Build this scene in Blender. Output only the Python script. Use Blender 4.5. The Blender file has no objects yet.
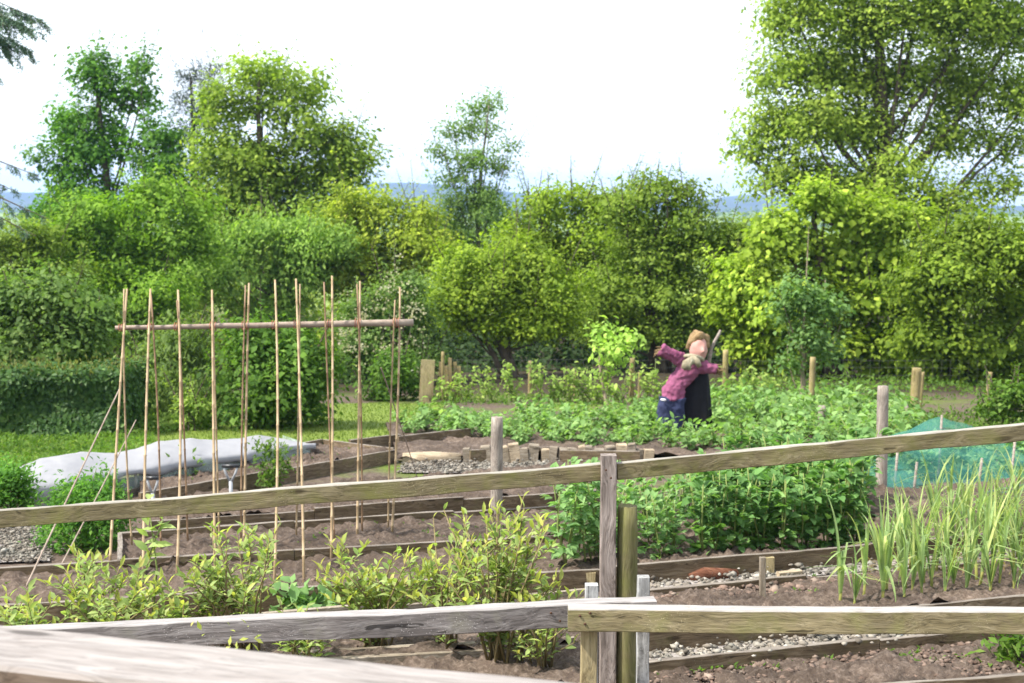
import bpy, math
import numpy as np
from mathutils import Vector, Matrix, noise

RNG = np.random.default_rng(11)
C = bpy.context.scene.collection

# ------------------------------------------------------------------ camera geometry
F = 1422.2
PITCH = math.atan((341.5 - 215.0) / F)
CAMZ = 3.0
CP, SP = math.cos(PITCH), math.sin(PITCH)


def ray(px, py):
    u = (px - 512.0) / F
    v = (341.5 - py) / F
    return u, CP + v * SP, -SP + v * CP


def P(px, py, Y):
    u, dy, dz = ray(px, py)
    t = Y / dy
    return np.array([u * t, Y, CAMZ + dz * t])


def gz(x, y):
    z = 0.7 - 0.045 * y
    if y < 5.5:
        s = min(1.0, max(0.0, (5.5 - y) / 3.2))
        z += 0.75 * s * s * (3 - 2 * s)
    return z


def G(px, py, h=0.0):
    u, dy, dz = ray(px, py)
    t = (2.3 - h) / -(dz + 0.045 * dy)
    return np.array([u * t, dy * t, CAMZ + dz * t])


def GX(px, Y, h=0.0):
    x = (px - 512.0) / F * Y * 1.0
    return np.array([x, Y, gz(x, Y) + h])


# ------------------------------------------------------------------ object helpers
def tag(o, label=None, cat=None, group=None, kind=None):
    if label: o['label'] = label
    if cat: o['category'] = cat
    if group: o['group'] = group
    if kind: o['kind'] = kind
    return o


def empty(name, loc, label=None, cat=None, group=None):
    o = bpy.data.objects.new(name, None)
    o.location = tuple(float(a) for a in loc)
    o.empty_display_size = 0.1
    C.objects.link(o)
    return tag(o, label, cat, group)


def link(name, me, mat=None, parent=None):
    o = bpy.data.objects.new(name, me)
    if mat: me.materials.append(mat)
    C.objects.link(o)
    if parent is not None: o.parent = parent
    return o


def copy_tree(o, parent=None):
    c = o.copy()
    C.objects.link(c)
    if parent is not None: c.parent = parent
    for ch in list(o.children):
        copy_tree(ch, c)
    return c


def wloc(o):
    v = np.zeros(3)
    while o is not None:
        v = v + np.array(o.location)
        o = o.parent
    return v


def np_mesh(name, V, faces_list):
    """V (n,3); faces_list: list of (m,k) int arrays"""
    me = bpy.data.meshes.new(name)
    V = np.asarray(V, dtype=np.float32)
    nl = sum(f.size for f in faces_list)
    nf = sum(len(f) for f in faces_list)
    me.vertices.add(len(V)); me.loops.add(nl); me.polygons.add(nf)
    me.vertices.foreach_set('co', V.ravel())
    me.loops.foreach_set('vertex_index', np.concatenate([f.ravel() for f in faces_list]).astype(np.int32))
    tot = np.concatenate([np.full(len(f), f.shape[1], dtype=np.int32) for f in faces_list])
    st = np.concatenate([[0], np.cumsum(tot)[:-1]]).astype(np.int32)
    me.polygons.foreach_set('loop_start', st)
    me.polygons.foreach_set('loop_total', tot)
    me.update(calc_edges=True)
    me.validate()
    return me


class MB:
    def __init__(s):
        s.v = []; s.f = []; s.sm = []

    def add(s, V, Fc, smooth=True):
        k = len(s.v)
        s.v.extend([tuple(map(float, p)) for p in V])
        s.f.extend([tuple(int(i) + k for i in f) for f in Fc])
        s.sm.extend([smooth] * len(Fc))

    def tube(s, pts, rad, n=6, cap=True, flat=1.0):
        pts = [np.asarray(p, float) for p in pts]
        if np.isscalar(rad): rad = [rad] * len(pts)
        V = []; Fc = []
        ref = np.array([0.31, 0.95, 0.05])
        for i, p in enumerate(pts):
            a = pts[max(0, i - 1)]; b = pts[min(len(pts) - 1, i + 1)]
            d = b - a; d = d / (np.linalg.norm(d) + 1e-9)
            x = np.cross(d, ref)
            if np.linalg.norm(x) < 0.1: x = np.cross(d, np.array([1, 0, 0.2]))
            x /= np.linalg.norm(x); y = np.cross(d, x)
            for k in range(n):
                t = 2 * math.pi * k / n
                V.append(p + rad[i] * (x * math.cos(t) + flat * y * math.sin(t)))
        for i in range(len(pts) - 1):
            for k in range(n):
                a = i * n + k; b = i * n + (k + 1) % n
                Fc.append((a, b, b + n, a + n))
        if cap:
            Fc.append(tuple(range(n - 1, -1, -1)))
            Fc.append(tuple(range((len(pts) - 1) * n, len(pts) * n)))
        s.add(V, Fc)

    def ball(s, c, r, seg=14, ring=9, wob=0.0):
        V = []; Fc = []
        r = np.ones(3) * np.asarray(r, float)
        V.append(np.array(c) + np.array([0, 0, r[2]]))
        for i in range(1, ring):
            th = math.pi * i / ring
            for k in range(seg):
                ph = 2 * math.pi * k / seg
                d = np.array([math.sin(th) * math.cos(ph), math.sin(th) * math.sin(ph), math.cos(th)])
                w = 1 + wob * noise.noise(Vector(d * 2.0) + Vector(c) * 3)
                V.append(np.array(c) + d * r * w)
        V.append(np.array(c) - np.array([0, 0, r[2]]))
        for k in range(seg):
            Fc.append((0, 1 + k, 1 + (k + 1) % seg))
        for i in range(ring - 2):
            for k in range(seg):
                a = 1 + i * seg + k; b = 1 + i * seg + (k + 1) % seg
                Fc.append((a, a + seg, b + seg, b))
        e = len(V) - 1; o = 1 + (ring - 2) * seg
        for k in range(seg):
            Fc.append((e, o + (k + 1) % seg, o + k))
        s.add(V, Fc)

    def build(s, name, mat, parent=None, local=False):
        me = bpy.data.meshes.new(name)
        off = np.zeros(3) if (parent is None or local) else wloc(parent)
        V = [(a[0] - off[0], a[1] - off[1], a[2] - off[2]) for a in s.v]
        me.from_pydata(V, [], s.f)
        me.polygons.foreach_set('use_smooth', s.sm)
        me.update()
        return link(name, me, mat, parent)


def board(name, p0, p1, th, h, mat, parent, up=(0, 0, 1), wob=0.004, seg=None, bev=0.004, endcut=(0.0, 0.0)):
    """timber from p0 to p1 (centre line of its TOP face); local X runs along its length"""
    p0 = np.asarray(p0, float); p1 = np.asarray(p1, float)
    d = p1 - p0; L = np.linalg.norm(d); x = d / L
    y = np.cross(np.array(up, float), x); y /= np.linalg.norm(y); z = np.cross(x, y)
    seg = seg or max(2, int(L / 0.12))
    prof = []
    b = bev
    for (yy, zz) in ((-th / 2 + b, 0), (th / 2 - b, 0), (th / 2, -b), (th / 2, -h + b), (th / 2 - b, -h), (-th / 2 + b, -h), (-th / 2, -h + b), (-th / 2, -b)):
        prof.append((yy, zz))
    sd = RNG.random() * 100
    V = []; Fc = []
    n = len(prof)
    for i in range(seg + 1):
        xx = L * i / seg
        wy = wob * noise.noise(Vector((xx * 1.7 + sd, 0, 0))); wz = wob * noise.noise(Vector((xx * 1.3, 9 + sd, 0)))
        for (yy, zz) in prof:
            e = wob * 0.5 * noise.noise(Vector((xx * 6 + sd, yy * 30, zz * 30)))
            V.append((xx + (endcut[0] * zz if i == 0 else endcut[1] * zz if i == seg else 0), yy + wy + e, zz + wz + e))
    for i in range(seg):
        for k in range(n):
            a = i * n + k; c = i * n + (k + 1) % n
            Fc.append((a, c, c + n, a + n))
    Fc.append(tuple(range(n - 1, -1, -1))); Fc.append(tuple(range(seg * n, seg * n + n)))
    me = bpy.data.meshes.new(name)
    me.from_pydata(V, [], Fc); me.update()
    o = link(name, me, mat, parent)
    off = wloc(parent) if parent is not None else np.zeros(3)
    M = Matrix(((x[0], y[0], z[0], p0[0] - off[0]), (x[1], y[1], z[1], p0[1] - off[1]), (x[2], y[2], z[2], p0[2] - off[2]), (0, 0, 0, 1)))
    o.matrix_basis = M
    return o


def round_post(name, base, top, r, mat, parent, n=14, wob=0.03):
    """local Z up its length so the grain follows"""
    base = np.asarray(base, float); top = np.asarray(top, float)
    d = top - base; L = np.linalg.norm(d); x = d / L
    y = np.cross(np.array([0.1, 1, 0.0]), x); y /= np.linalg.norm(y); z = np.cross(x, y)
    V = []; Fc = []; seg = 10; sd = RNG.random() * 50
    for i in range(seg + 1):
        rr = r * (0.93 if i == seg else 1)
        xx = L * min(1, i / (seg - 0.25))
        for k in range(n):
            t = 2 * math.pi * k / n
            w = 1 + wob * noise.noise(Vector((math.cos(t) * 2 + sd, math.sin(t) * 2, xx * 2)))
            V.append((xx + (0.012 * noise.noise(Vector((math.cos(t) * 3, math.sin(t) * 3, sd))) if i == seg else 0), rr * w * math.cos(t), rr * w * math.sin(t)))
    for i in range(seg):
        for k in range(n):
            a = i * n + k; c = i * n + (k + 1) % n
            Fc.append((a, c, c + n, a + n))
    Fc.append(tuple(range(n - 1, -1, -1))); Fc.append(tuple(range(seg * n, seg * n + n)))
    me = bpy.data.meshes.new(name); me.from_pydata(V, [], Fc)
    me.polygons.foreach_set('use_smooth', [True] * (len(Fc) - 2) + [False, False]); me.update()
    o = link(name, me, mat, parent)
    off = wloc(parent) if parent is not None else np.zeros(3)
    o.matrix_basis = Matrix(((x[0], y[0], z[0], base[0] - off[0]), (x[1], y[1], z[1], base[1] - off[1]), (x[2], y[2], z[2], base[2] - off[2]), (0, 0, 0, 1)))
    return o


# ------------------------------------------------------------------ leaves
DIAMOND = (np.array([(0, 0, 0), (0.5, 0.45, 0.10), (0, 1, 0.0), (-0.5, 0.45, 0.10)]), [np.array([(0, 1, 2, 3)])])
OVATE = (np.array([(0, 0, 0), (-.42, .3, .06), (0, .33, 0), (.42, .3, .06), (-.4, .62, .03), (0, .66, -.04), (.4, .62, .03), (0, 1, -.16)]),
         [np.array([(1, 2, 5, 4), (2, 3, 6, 5)]), np.array([(0, 2, 1), (0, 3, 2), (4, 5, 7), (5, 6, 7)])])


def unit(a):
    return a / (np.linalg.norm(a, axis=-1, keepdims=True) + 1e-9)


def leaf_geo(Cn, D, N, L, W, tpl):
    D = unit(D); X = unit(np.cross(D, N)); Nn = np.cross(X, D)
    T, fl = tpl
    n = len(Cn); k = len(T)
    L = np.broadcast_to(np.asarray(L, float).reshape(-1, 1, 1), (n, 1, 1)); W = np.broadcast_to(np.asarray(W, float).reshape(-1, 1, 1), (n, 1, 1))
    V = Cn[:, None, :] + X[:, None, :] * (T[None, :, 0:1] * W) + D[:, None, :] * (T[None, :, 1:2] * L) + Nn[:, None, :] * (T[None, :, 2:3] * L)
    base = (np.arange(n) * k)[:, None, None]
    return V.reshape(-1, 3), [(base + f[None]).reshape(-1, f.shape[1]) for f in fl]


def leaf_obj2(name, g1, m1, g2, m2, parent):
    o = leaf_obj(name, g1 + g2, m1, parent)
    if g2:
        o.data.materials.append(m2)
        flags = {}
        for gi, gs in ((0, g1), (1, g2)):
            for V, fl in gs:
                for f in fl: flags.setdefault(f.shape[1], []).append(np.full(len(f), gi, dtype=np.int32))
        o.data.polygons.foreach_set('material_index', np.concatenate([np.concatenate(g) for g in flags.values()]))
    return o


def leaf_obj(name, geos, mat, parent, local=False):
    Vs = []; groups = {}
    k = 0
    for V, fl in geos:
        Vs.append(V)
        for f in fl:
            groups.setdefault(f.shape[1], []).append(f + k)
        k += len(V)
    V = np.concatenate(Vs)
    if parent is not None and not local: V = V - wloc(parent)
    me = np_mesh(name, V, [np.concatenate(g) for g in groups.values()])
    return link(name, me, mat, parent)


def rnd_unit(n):
    return unit(RNG.normal(size=(n, 3)))


# ------------------------------------------------------------------ materials
def lin(r, g, b):
    f = lambda c: (c / 255 / 12.92) if c / 255 <= 0.04045 else ((c / 255 + 0.055) / 1.055) ** 2.4
    return (f(r), f(g), f(b))


class NT:
    def __init__(s, name):
        s.m = bpy.data.materials.new(name); s.m.use_nodes = True
        s.t = s.m.node_tree; s.t.nodes.clear()
        s.out = s.n('ShaderNodeOutputMaterial')

    def n(s, typ, **kw):
        o = s.t.nodes.new(typ)
        for k, v in kw.items():
            if isinstance(k, str) and hasattr(o, k): setattr(o, k, v)
        return o

    def l(s, a, b): s.t.links.new(a, b)

    def ramp(s, fac, stops):
        r = s.n('ShaderNodeValToRGB'); e = r.color_ramp.elements
        while len(e) < len(stops): e.new(0.5)
        for i, (p, c) in enumerate(stops):
            e[i].position = p; e[i].color = (c[0], c[1], c[2], 1) if not np.isscalar(c) else (c, c, c, 1)
        s.l(fac, r.inputs[0]); return r.outputs[0]

    def mix(s, fac, a, b, mode='MIX'):
        m = s.n('ShaderNodeMix', data_type='RGBA', blend_type=mode)
        for sock, v in ((m.inputs[0], fac), (m.inputs[6], a), (m.inputs[7], b)):
            if hasattr(v, 'links') or hasattr(v, 'is_linked'): s.l(v, sock)
            elif np.isscalar(v): sock.default_value = v
            else: sock.default_value = (v[0], v[1], v[2], 1)
        return m.outputs[2]

    def noise(s, vec, scale, detail=3, rough=0.55):
        t = s.n('ShaderNodeTexNoise'); t.inputs['Scale'].default_value = scale
        t.inputs['Detail'].default_value = detail; t.inputs['Roughness'].default_value = rough
        if vec is not None: s.l(vec, t.inputs['Vector'])
        return t.outputs[0]

    def mapping(s, vec, scale=(1, 1, 1), addvec=None):
        m = s.n('ShaderNodeMapping'); m.inputs['Scale'].default_value = scale
        s.l(vec, m.inputs['Vector'])
        if addvec is not None: s.l(addvec, m.inputs['Location'])
        return m.outputs[0]

    def bump(s, h, strength=0.4, dist=0.01):
        b = s.n('ShaderNodeBump'); b.inputs['Strength'].default_value = strength; b.inputs['Distance'].default_value = dist
        s.l(h, b.inputs['Height']); return b.outputs[0]

    def principled(s, color, rough=0.7, normal=None, spec=0.3):
        p = s.n('ShaderNodeBsdfPrincipled'); p.inputs['Roughness'].default_value = rough
        p.inputs['Specular IOR Level'].default_value = spec
        if hasattr(color, 'is_linked'): s.l(color, p.inputs['Base Color'])
        else: p.inputs['Base Color'].default_value = (*color, 1)
        if normal is not None: s.l(normal, p.inputs['Normal'])
        return p


def leafmat(name, c1, c2, c3=None, trans=0.5, rough=0.6, nscale=0.7, spec=0.14, boost=1.74, grey=0.05, warm=0.94):
    """c1 deep, c2 main, c3 fresh growth"""
    s = NT(name)
    c3 = c3 or c2
    if boost: c1, c2, c3 = [tuple(min(.8, q * boost * w_) for q, w_ in zip(c, (warm, 1.0, 1.05))) for c in (c1, c2, c3)]
    if boost: c1, c2, c3 = [tuple(q * (1 - grey) + grey * (c[0] * .3 + c[1] * .6 + c[2] * .1) for q in c) for c in (c1, c2, c3)]
    g = s.n('ShaderNodeNewGeometry')
    col = s.ramp(g.outputs['Random Per Island'], [(0.0, c1), (0.45, c2), (0.8, c2), (1.0, c3)])
    nz = s.noise(g.outputs['Position'], nscale, 2)
    v = s.ramp(nz, [(0.3, 0.76), (0.7, 1.2)])
    col = s.mix(1.0, col, v, 'MULTIPLY')
    n2 = s.noise(g.outputs['Position'], nscale * 3.1, 2)
    col = s.mix(1.0, col, s.ramp(n2, [(0.3, (.80, .84, .80)), (0.7, (1.2, 1.14, 1.05))]), 'MULTIPLY')
    p = s.principled(col, rough, spec=spec)
    t = s.n('ShaderNodeBsdfTranslucent')
    tc = s.mix(1.0, col, (1.05, 1.15, 0.5), 'MULTIPLY'); s.l(tc, t.inputs['Color'])
    mx = s.n('ShaderNodeMixShader'); mx.inputs[0].default_value = trans
    s.l(p.outputs[0], mx.inputs[1]); s.l(t.outputs[0], mx.inputs[2]); s.l(mx.outputs[0], s.out.inputs[0])
    return s.m


def woodmat(name, dark, mid, pale, moss=None, moss_amt=0.0, knots=True, grain=1.0, rough=0.85, top=None, contrast=1.0):
    s = NT(name)
    tc = s.n('ShaderNodeTexCoord'); oi = s.n('ShaderNodeObjectInfo')
    rv = s.n('ShaderNodeVectorMath', operation='SCALE'); rv.inputs[0].default_value = (37, 11, 23); s.l(oi.outputs['Random'], rv.inputs['Scale'])
    co = s.n('ShaderNodeVectorMath', operation='ADD'); s.l(tc.outputs['Object'], co.inputs[0]); s.l(rv.outputs[0], co.inputs[1])
    co = co.outputs[0]
    # warp around knots
    big = s.noise(s.mapping(co, (2.2, 6, 6)), 1.0, 2)
    wp = s.n('ShaderNodeVectorMath', operation='SCALE'); s.l(co, wp.inputs[0]); wp.inputs['Scale'].default_value = 1.0
    cmb = s.n('ShaderNodeCombineXYZ'); mm = s.n('ShaderNodeMath', operation='MULTIPLY'); s.l(big, mm.inputs[0]); mm.inputs[1].default_value = 0.17
    s.l(mm.outputs[0], cmb.inputs[1]); s.l(mm.outputs[0], cmb.inputs[2])
    ad = s.n('ShaderNodeVectorMath', operation='ADD'); s.l(co, ad.inputs[0]); s.l(cmb.outputs[0], ad.inputs[1])
    fine = s.noise(s.mapping(ad.outputs[0], (7 * grain, 120 * grain, 120 * grain)), 1.0, 5, 0.65)
    med = s.noise(s.mapping(ad.outputs[0], (2.6, 46 * grain, 46 * grain)), 1.0, 4, 0.62)
    col = s.ramp(med, [(0.25, dark), (0.48, mid), (0.75, pale)])
    fv = s.ramp(fine, [(0.32, 0.55), (0.5, 1.0), (0.72, 1.22)])
    col = s.mix(1.0, col, fv, 'MULTIPLY')
    ck = s.noise(s.mapping(ad.outputs[0], (1.3, 55 * grain, 55 * grain)), 1.0, 2, 0.4)
    col = s.mix(s.ramp(ck, [(0.27, 0.85), (0.315, 0.0)]), col, tuple(c * .3 for c in dark))
    st = s.noise(co, 2.3, 3)
    col = s.mix(1.0, col, s.ramp(st, [(0.3, 0.72), (0.65, 1.12)]), 'MULTIPLY')
    if knots:
        vo = s.n('ShaderNodeTexVoronoi'); s.l(s.mapping(co, (2.4, 9, 9)), vo.inputs['Vector']); vo.inputs['Scale'].default_value = 1.0
        k = s.ramp(vo.outputs['Distance'], [(0.0, 1.0), (0.10, 0.9), (0.16, 0.0)])
        col = s.mix(k, col, tuple(c * 0.55 for c in dark))
    if moss:
        mn = s.noise(co, 5.5, 4, 0.65)
        m2 = s.ramp(mn, [(0.62 - 0.45 * moss_amt, 0.0), (0.78 - 0.3 * moss_amt, min(1.0, 0.55 + moss_amt * .5))])
        col = s.mix(m2, col, moss)
    li = s.n('ShaderNodeTexVoronoi'); s.l(s.mapping(co, (16, 20, 20)), li.inputs['Vector'])
    lm = s.n('ShaderNodeMath', operation='MULTIPLY')
    s.l(s.ramp(li.outputs['Distance'], [(0.10, 0.75), (0.22, 0.0)]), lm.inputs[0]); s.l(s.ramp(s.noise(co, 3.5, 3), [(0.53, 0.0), (0.6, 1.0)]), lm.inputs[1])
    col = s.mix(lm.outputs[0], col, tuple(min(.5, c * 1.35 + .03) for c in pale))
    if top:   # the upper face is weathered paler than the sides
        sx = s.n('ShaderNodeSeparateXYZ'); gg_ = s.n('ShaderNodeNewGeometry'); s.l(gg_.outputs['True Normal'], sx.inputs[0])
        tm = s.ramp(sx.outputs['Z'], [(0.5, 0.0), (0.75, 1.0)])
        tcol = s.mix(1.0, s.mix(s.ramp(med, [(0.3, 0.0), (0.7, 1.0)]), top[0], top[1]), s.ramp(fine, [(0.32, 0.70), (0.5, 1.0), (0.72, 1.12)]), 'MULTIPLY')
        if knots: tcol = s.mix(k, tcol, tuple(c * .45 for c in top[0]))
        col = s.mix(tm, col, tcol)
    p = s.principled(col, rough, s.bump(fine, 0.7, 0.005), spec=0.12)
    s.l(p.outputs[0], s.out.inputs[0])
    return s.m


def plainmat(name, c1, c2, scale=8, rough=0.8, bump=0.3, spec=0.25, detail=5, dist=0.01):
    s = NT(name)
    tc = s.n('ShaderNodeTexCoord')
    nz = s.noise(tc.outputs['Object'], scale, detail, 0.65)
    p = s.principled(s.ramp(nz, [(0.3, c1), (0.7, c2)]), rough, s.bump(nz, bump, dist), spec)
    s.l(p.outputs[0], s.out.inputs[0])
    return s.m


def soilmat(name, k=1.0):
    s = NT(name)
    g = s.n('ShaderNodeNewGeometry')
    a = s.noise(g.outputs['Position'], 26, 6, 0.7)
    b = s.noise(g.outputs['Position'], 2.2, 3)
    col = s.ramp(a, [(0.28, tuple(k * c for c in (0.052, 0.036, 0.030))), (0.52, tuple(k * c for c in (0.112, 0.084, 0.066))), (0.78, tuple(k * c for c in (0.25, 0.195, 0.165)))])
    c_ = s.noise(g.outputs['Position'], 0.9, 4, .6)
    col = s.mix(1.0, col, s.ramp(b, [(0.3, 0.62), (0.7, 1.18)]), 'MULTIPLY')
    col = s.mix(s.ramp(c_, [(0.5, 0.0), (0.62, .45)]), col, (0.055, 0.04, 0.03))
    p = s.principled(col, 0.95, s.bump(a, 0.8, 0.03), 0.1)
    s.l(p.outputs[0], s.out.inputs[0])
    return s.m


M = {}
M['soil'] = soilmat('soil_mat')
M['mulch'] = soilmat('mulch_mat', 0.8)
# woods
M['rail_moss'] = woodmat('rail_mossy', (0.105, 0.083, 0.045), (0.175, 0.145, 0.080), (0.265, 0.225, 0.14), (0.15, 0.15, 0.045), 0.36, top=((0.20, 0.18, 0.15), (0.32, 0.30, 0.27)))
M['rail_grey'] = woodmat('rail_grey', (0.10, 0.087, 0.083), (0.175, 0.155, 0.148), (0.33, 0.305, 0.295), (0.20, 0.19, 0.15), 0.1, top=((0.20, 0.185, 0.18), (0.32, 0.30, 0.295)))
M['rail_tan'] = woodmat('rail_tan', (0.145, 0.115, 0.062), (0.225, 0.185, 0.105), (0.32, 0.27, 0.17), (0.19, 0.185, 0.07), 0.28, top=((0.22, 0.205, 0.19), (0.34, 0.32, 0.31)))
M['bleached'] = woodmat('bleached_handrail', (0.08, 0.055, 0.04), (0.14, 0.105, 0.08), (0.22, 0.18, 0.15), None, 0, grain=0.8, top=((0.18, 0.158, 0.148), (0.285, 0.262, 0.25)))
M['post_grey'] = woodmat('post_grey', (0.11, 0.088, 0.076), (0.20, 0.165, 0.147), (0.33, 0.285, 0.26), None, 0)
M['post_moss'] = woodmat('post_moss', (0.085, 0.07, 0.038), (0.145, 0.128, 0.062), (0.22, 0.195, 0.11), (0.11, 0.115, 0.035), 0.5, knots=False)
M['post_pine'] = woodmat('post_pine', (0.20, 0.15, 0.08), (0.29, 0.235, 0.13), (0.37, 0.31, 0.19), (0.2, 0.2, 0.07), 0.15)
M['post_white'] = woodmat('post_flaked', (0.14, 0.135, 0.13), (0.24, 0.235, 0.23), (0.42, 0.42, 0.42), (0.62, 0.62, 0.62), 0.35)
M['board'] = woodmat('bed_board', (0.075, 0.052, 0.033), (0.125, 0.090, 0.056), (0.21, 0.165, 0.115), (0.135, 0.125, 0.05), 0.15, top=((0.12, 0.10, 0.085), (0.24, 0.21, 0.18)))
M['board_pale'] = woodmat('bed_board_pale', (0.12, 0.095, 0.07), (0.20, 0.165, 0.125), (0.34, 0.30, 0.25), None, 0)
M['garden_post'] = woodmat('garden_post', (0.16, 0.13, 0.11), (0.25, 0.21, 0.18), (0.36, 0.32, 0.28), None, 0, knots=False)
M['fence_post'] = woodmat('fence_post', (0.15, 0.12, 0.05), (0.24, 0.19, 0.09), (0.33, 0.27, 0.15), (0.2, 0.2, 0.05), 0.2, knots=False)
M['log'] = woodmat('split_log', (0.20, 0.15, 0.10), (0.33, 0.26, 0.18), (0.47, 0.39, 0.29), None, 0, knots=False)
M['rotten'] = woodmat('rotten_wood', (0.06, 0.022, 0.012), (0.12, 0.048, 0.028), (0.2, 0.10, 0.06), None, 0, knots=False)
M['cane'] = plainmat('bamboo', (0.24, 0.165, 0.09), (0.38, 0.285, 0.175), 9, 0.55, 0.1)
M['cane_red'] = plainmat('bamboo_brown', (0.17, 0.10, 0.055), (0.28, 0.185, 0.11), 9, 0.55, 0.1)
M['pole'] = plainmat('hazel_pole', (0.19, 0.14, 0.11), (0.33, 0.27, 0.22), 14, 0.8, 0.4)
M['twine'] = plainmat('twine', (0.30, 0.10, 0.07), (0.40, 0.16, 0.10), 40)
M['bark'] = plainmat('bark', (0.055, 0.045, 0.032), (0.13, 0.105, 0.08), 7, 0.95, 0.8, 0.1, dist=0.05)
M['bark_pale'] = plainmat('birch_bark', (0.10, 0.085, 0.07), (0.26, 0.23, 0.20), 4, 0.9, 0.4, 0.1)
M['bark_young'] = plainmat('young_bark', (0.16, 0.13, 0.09), (0.28, 0.23, 0.16), 12, 0.9, 0.5, 0.1)
M['stem'] = plainmat('plant_stem', (0.12, 0.15, 0.04), (0.19, 0.24, 0.07), 12)
M['stem_red'] = plainmat('woody_stem', (0.13, 0.10, 0.045), (0.21, 0.17, 0.08), 12)
# leaves
LM = leafmat
M['oak_dark'] = LM('leaf_oak_dark', (0.028, 0.075, 0.010), (0.060, 0.138, 0.014), (0.11, 0.20, 0.02))
M['ash'] = LM('leaf_ash', (0.075, 0.125, 0.014), (0.140, 0.205, 0.022), (0.21, 0.27, 0.035), warm=1.0)
M['maple'] = LM('leaf_maple', (0.055, 0.110, 0.010), (0.115, 0.195, 0.014), (0.18, 0.27, 0.025))
M['willow'] = LM('leaf_willow', (0.078, 0.140, 0.022), (0.150, 0.230, 0.040), (0.23, 0.31, 0.06))
M['yellowgreen'] = LM('leaf_yellow_green', (0.090, 0.130, 0.010), (0.185, 0.240, 0.018), (0.28, 0.32, 0.04), warm=1.0)
M['lime'] = LM('leaf_lime', (0.090, 0.140, 0.012), (0.170, 0.245, 0.020), (0.26, 0.33, 0.035), warm=1.0)
M['hazel'] = LM('leaf_hazel', (0.052, 0.085, 0.008), (0.110, 0.155, 0.012), (0.175, 0.225, 0.02))
M['hazel_b'] = LM('leaf_hazel_bright', (0.070, 0.110, 0.008), (0.140, 0.195, 0.012), (0.22, 0.28, 0.02))
M['hazel_olive'] = LM('leaf_hazel_olive', (0.060, 0.095, 0.010), (0.120, 0.170, 0.018), (0.185, 0.235, 0.03))
M['oak'] = LM('leaf_oak', (0.090, 0.140, 0.016), (0.165, 0.230, 0.026), (0.24, 0.31, 0.04), warm=1.0)
M['pine'] = LM('leaf_pine', (0.012, 0.022, 0.014), (0.026, 0.038, 0.026), (0.06, 0.055, 0.045), trans=0.1)
M['larch'] = LM('leaf_larch', (0.030, 0.060, 0.040), (0.060, 0.100, 0.065), (0.09, 0.14, 0.08), trans=0.2)
M['birch'] = LM('leaf_birch', (0.052, 0.095, 0.022), (0.100, 0.160, 0.034), (0.15, 0.21, 0.05))
M['shrub_dark'] = LM('leaf_shrub_dark', (0.026, 0.058, 0.008), (0.062, 0.118, 0.014), (0.12, 0.19, 0.03))
M['shrub_grey'] = LM('leaf_shrub_grey', (0.042, 0.075, 0.016), (0.085, 0.135, 0.030), (0.15, 0.20, 0.06))
M['hedge'] = LM('leaf_hedge', (0.014, 0.036, 0.008), (0.034, 0.072, 0.014), (0.07, 0.115, 0.025), trans=0.25, rough=0.5, spec=.15)
M['hedge_new'] = LM('leaf_hedge_new', (0.07, 0.065, 0.02), (0.11, 0.115, 0.035), (0.15, 0.15, 0.05))
M['painted_shade_leaf'] = LM('leaf_painted_shade', (0.016, 0.034, 0.008), (0.032, 0.062, 0.014), (0.06, 0.10, 0.02), trans=.3, boost=1.0)  # leaf colour darkened to carry the deep shade under the canopies
M['fern'] = LM('leaf_arching', (0.050, 0.085, 0.020), (0.105, 0.155, 0.036), (0.17, 0.23, 0.06))
M['blossom'] = LM('blossom', (0.30, 0.30, 0.17), (0.40, 0.39, 0.27), (0.48, 0.48, 0.40), boost=0)
M['apple'] = LM('leaf_apple', (0.12, 0.18, 0.030), (0.21, 0.30, 0.055), (0.30, 0.40, 0.09))
M['smalltree'] = LM('leaf_plum', (0.050, 0.095, 0.028), (0.095, 0.160, 0.045), (0.15, 0.22, 0.07))
M['potato'] = LM('leaf_potato', (0.075, 0.145, 0.030), (0.140, 0.245, 0.060), (0.23, 0.34, 0.10), nscale=1.6, boost=1.5, grey=.15)
M['bean'] = LM('leaf_bean', (0.060, 0.125, 0.034), (0.115, 0.205, 0.060), (0.20, 0.29, 0.095), nscale=3, boost=1.95, grey=.15)
M['bean_dark'] = LM('leaf_bean_dark', (0.032, 0.075, 0.016), (0.070, 0.145, 0.034), (0.14, 0.23, 0.06), nscale=3, boost=2.05, grey=.14)
M['berry'] = LM('leaf_berry', (0.115, 0.175, 0.05), (0.205, 0.275, 0.09), (0.30, 0.35, 0.13), nscale=4, boost=1.5, warm=1.03)
M['berry_new'] = LM('leaf_berry_new', (0.24, 0.29, 0.06), (0.34, 0.38, 0.09), (0.42, 0.38, 0.13), nscale=4, boost=1.2, warm=1.03)
M['leek'] = LM('leaf_leek', (0.105, 0.175, 0.060), (0.175, 0.260, 0.085), (0.29, 0.33, 0.11), nscale=5, boost=1.6, grey=.15, warm=1.03)
M['leek_base'] = LM('leaf_leek_base', (0.20, 0.23, 0.06), (0.28, 0.29, 0.08), (0.34, 0.33, 0.15), nscale=5, boost=1.1, warm=1.03)
M['fine_green'] = LM('leaf_fine_green', (0.030, 0.085, 0.012), (0.065, 0.150, 0.020), (0.12, 0.22, 0.03), nscale=3)
M['grass'] = LM('grass_blade', (0.075, 0.12, 0.014), (0.12, 0.18, 0.02), (0.19, 0.23, 0.04), nscale=1.2, boost=1.0)
M['weeds'] = LM('weed_leaf', (0.060, 0.120, 0.014), (0.110, 0.195, 0.024), (0.18, 0.25, 0.05), boost=1.1)
M['rasp'] = LM('leaf_raspberry', (0.085, 0.130, 0.024), (0.165, 0.225, 0.045), (0.25, 0.29, 0.07))
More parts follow.
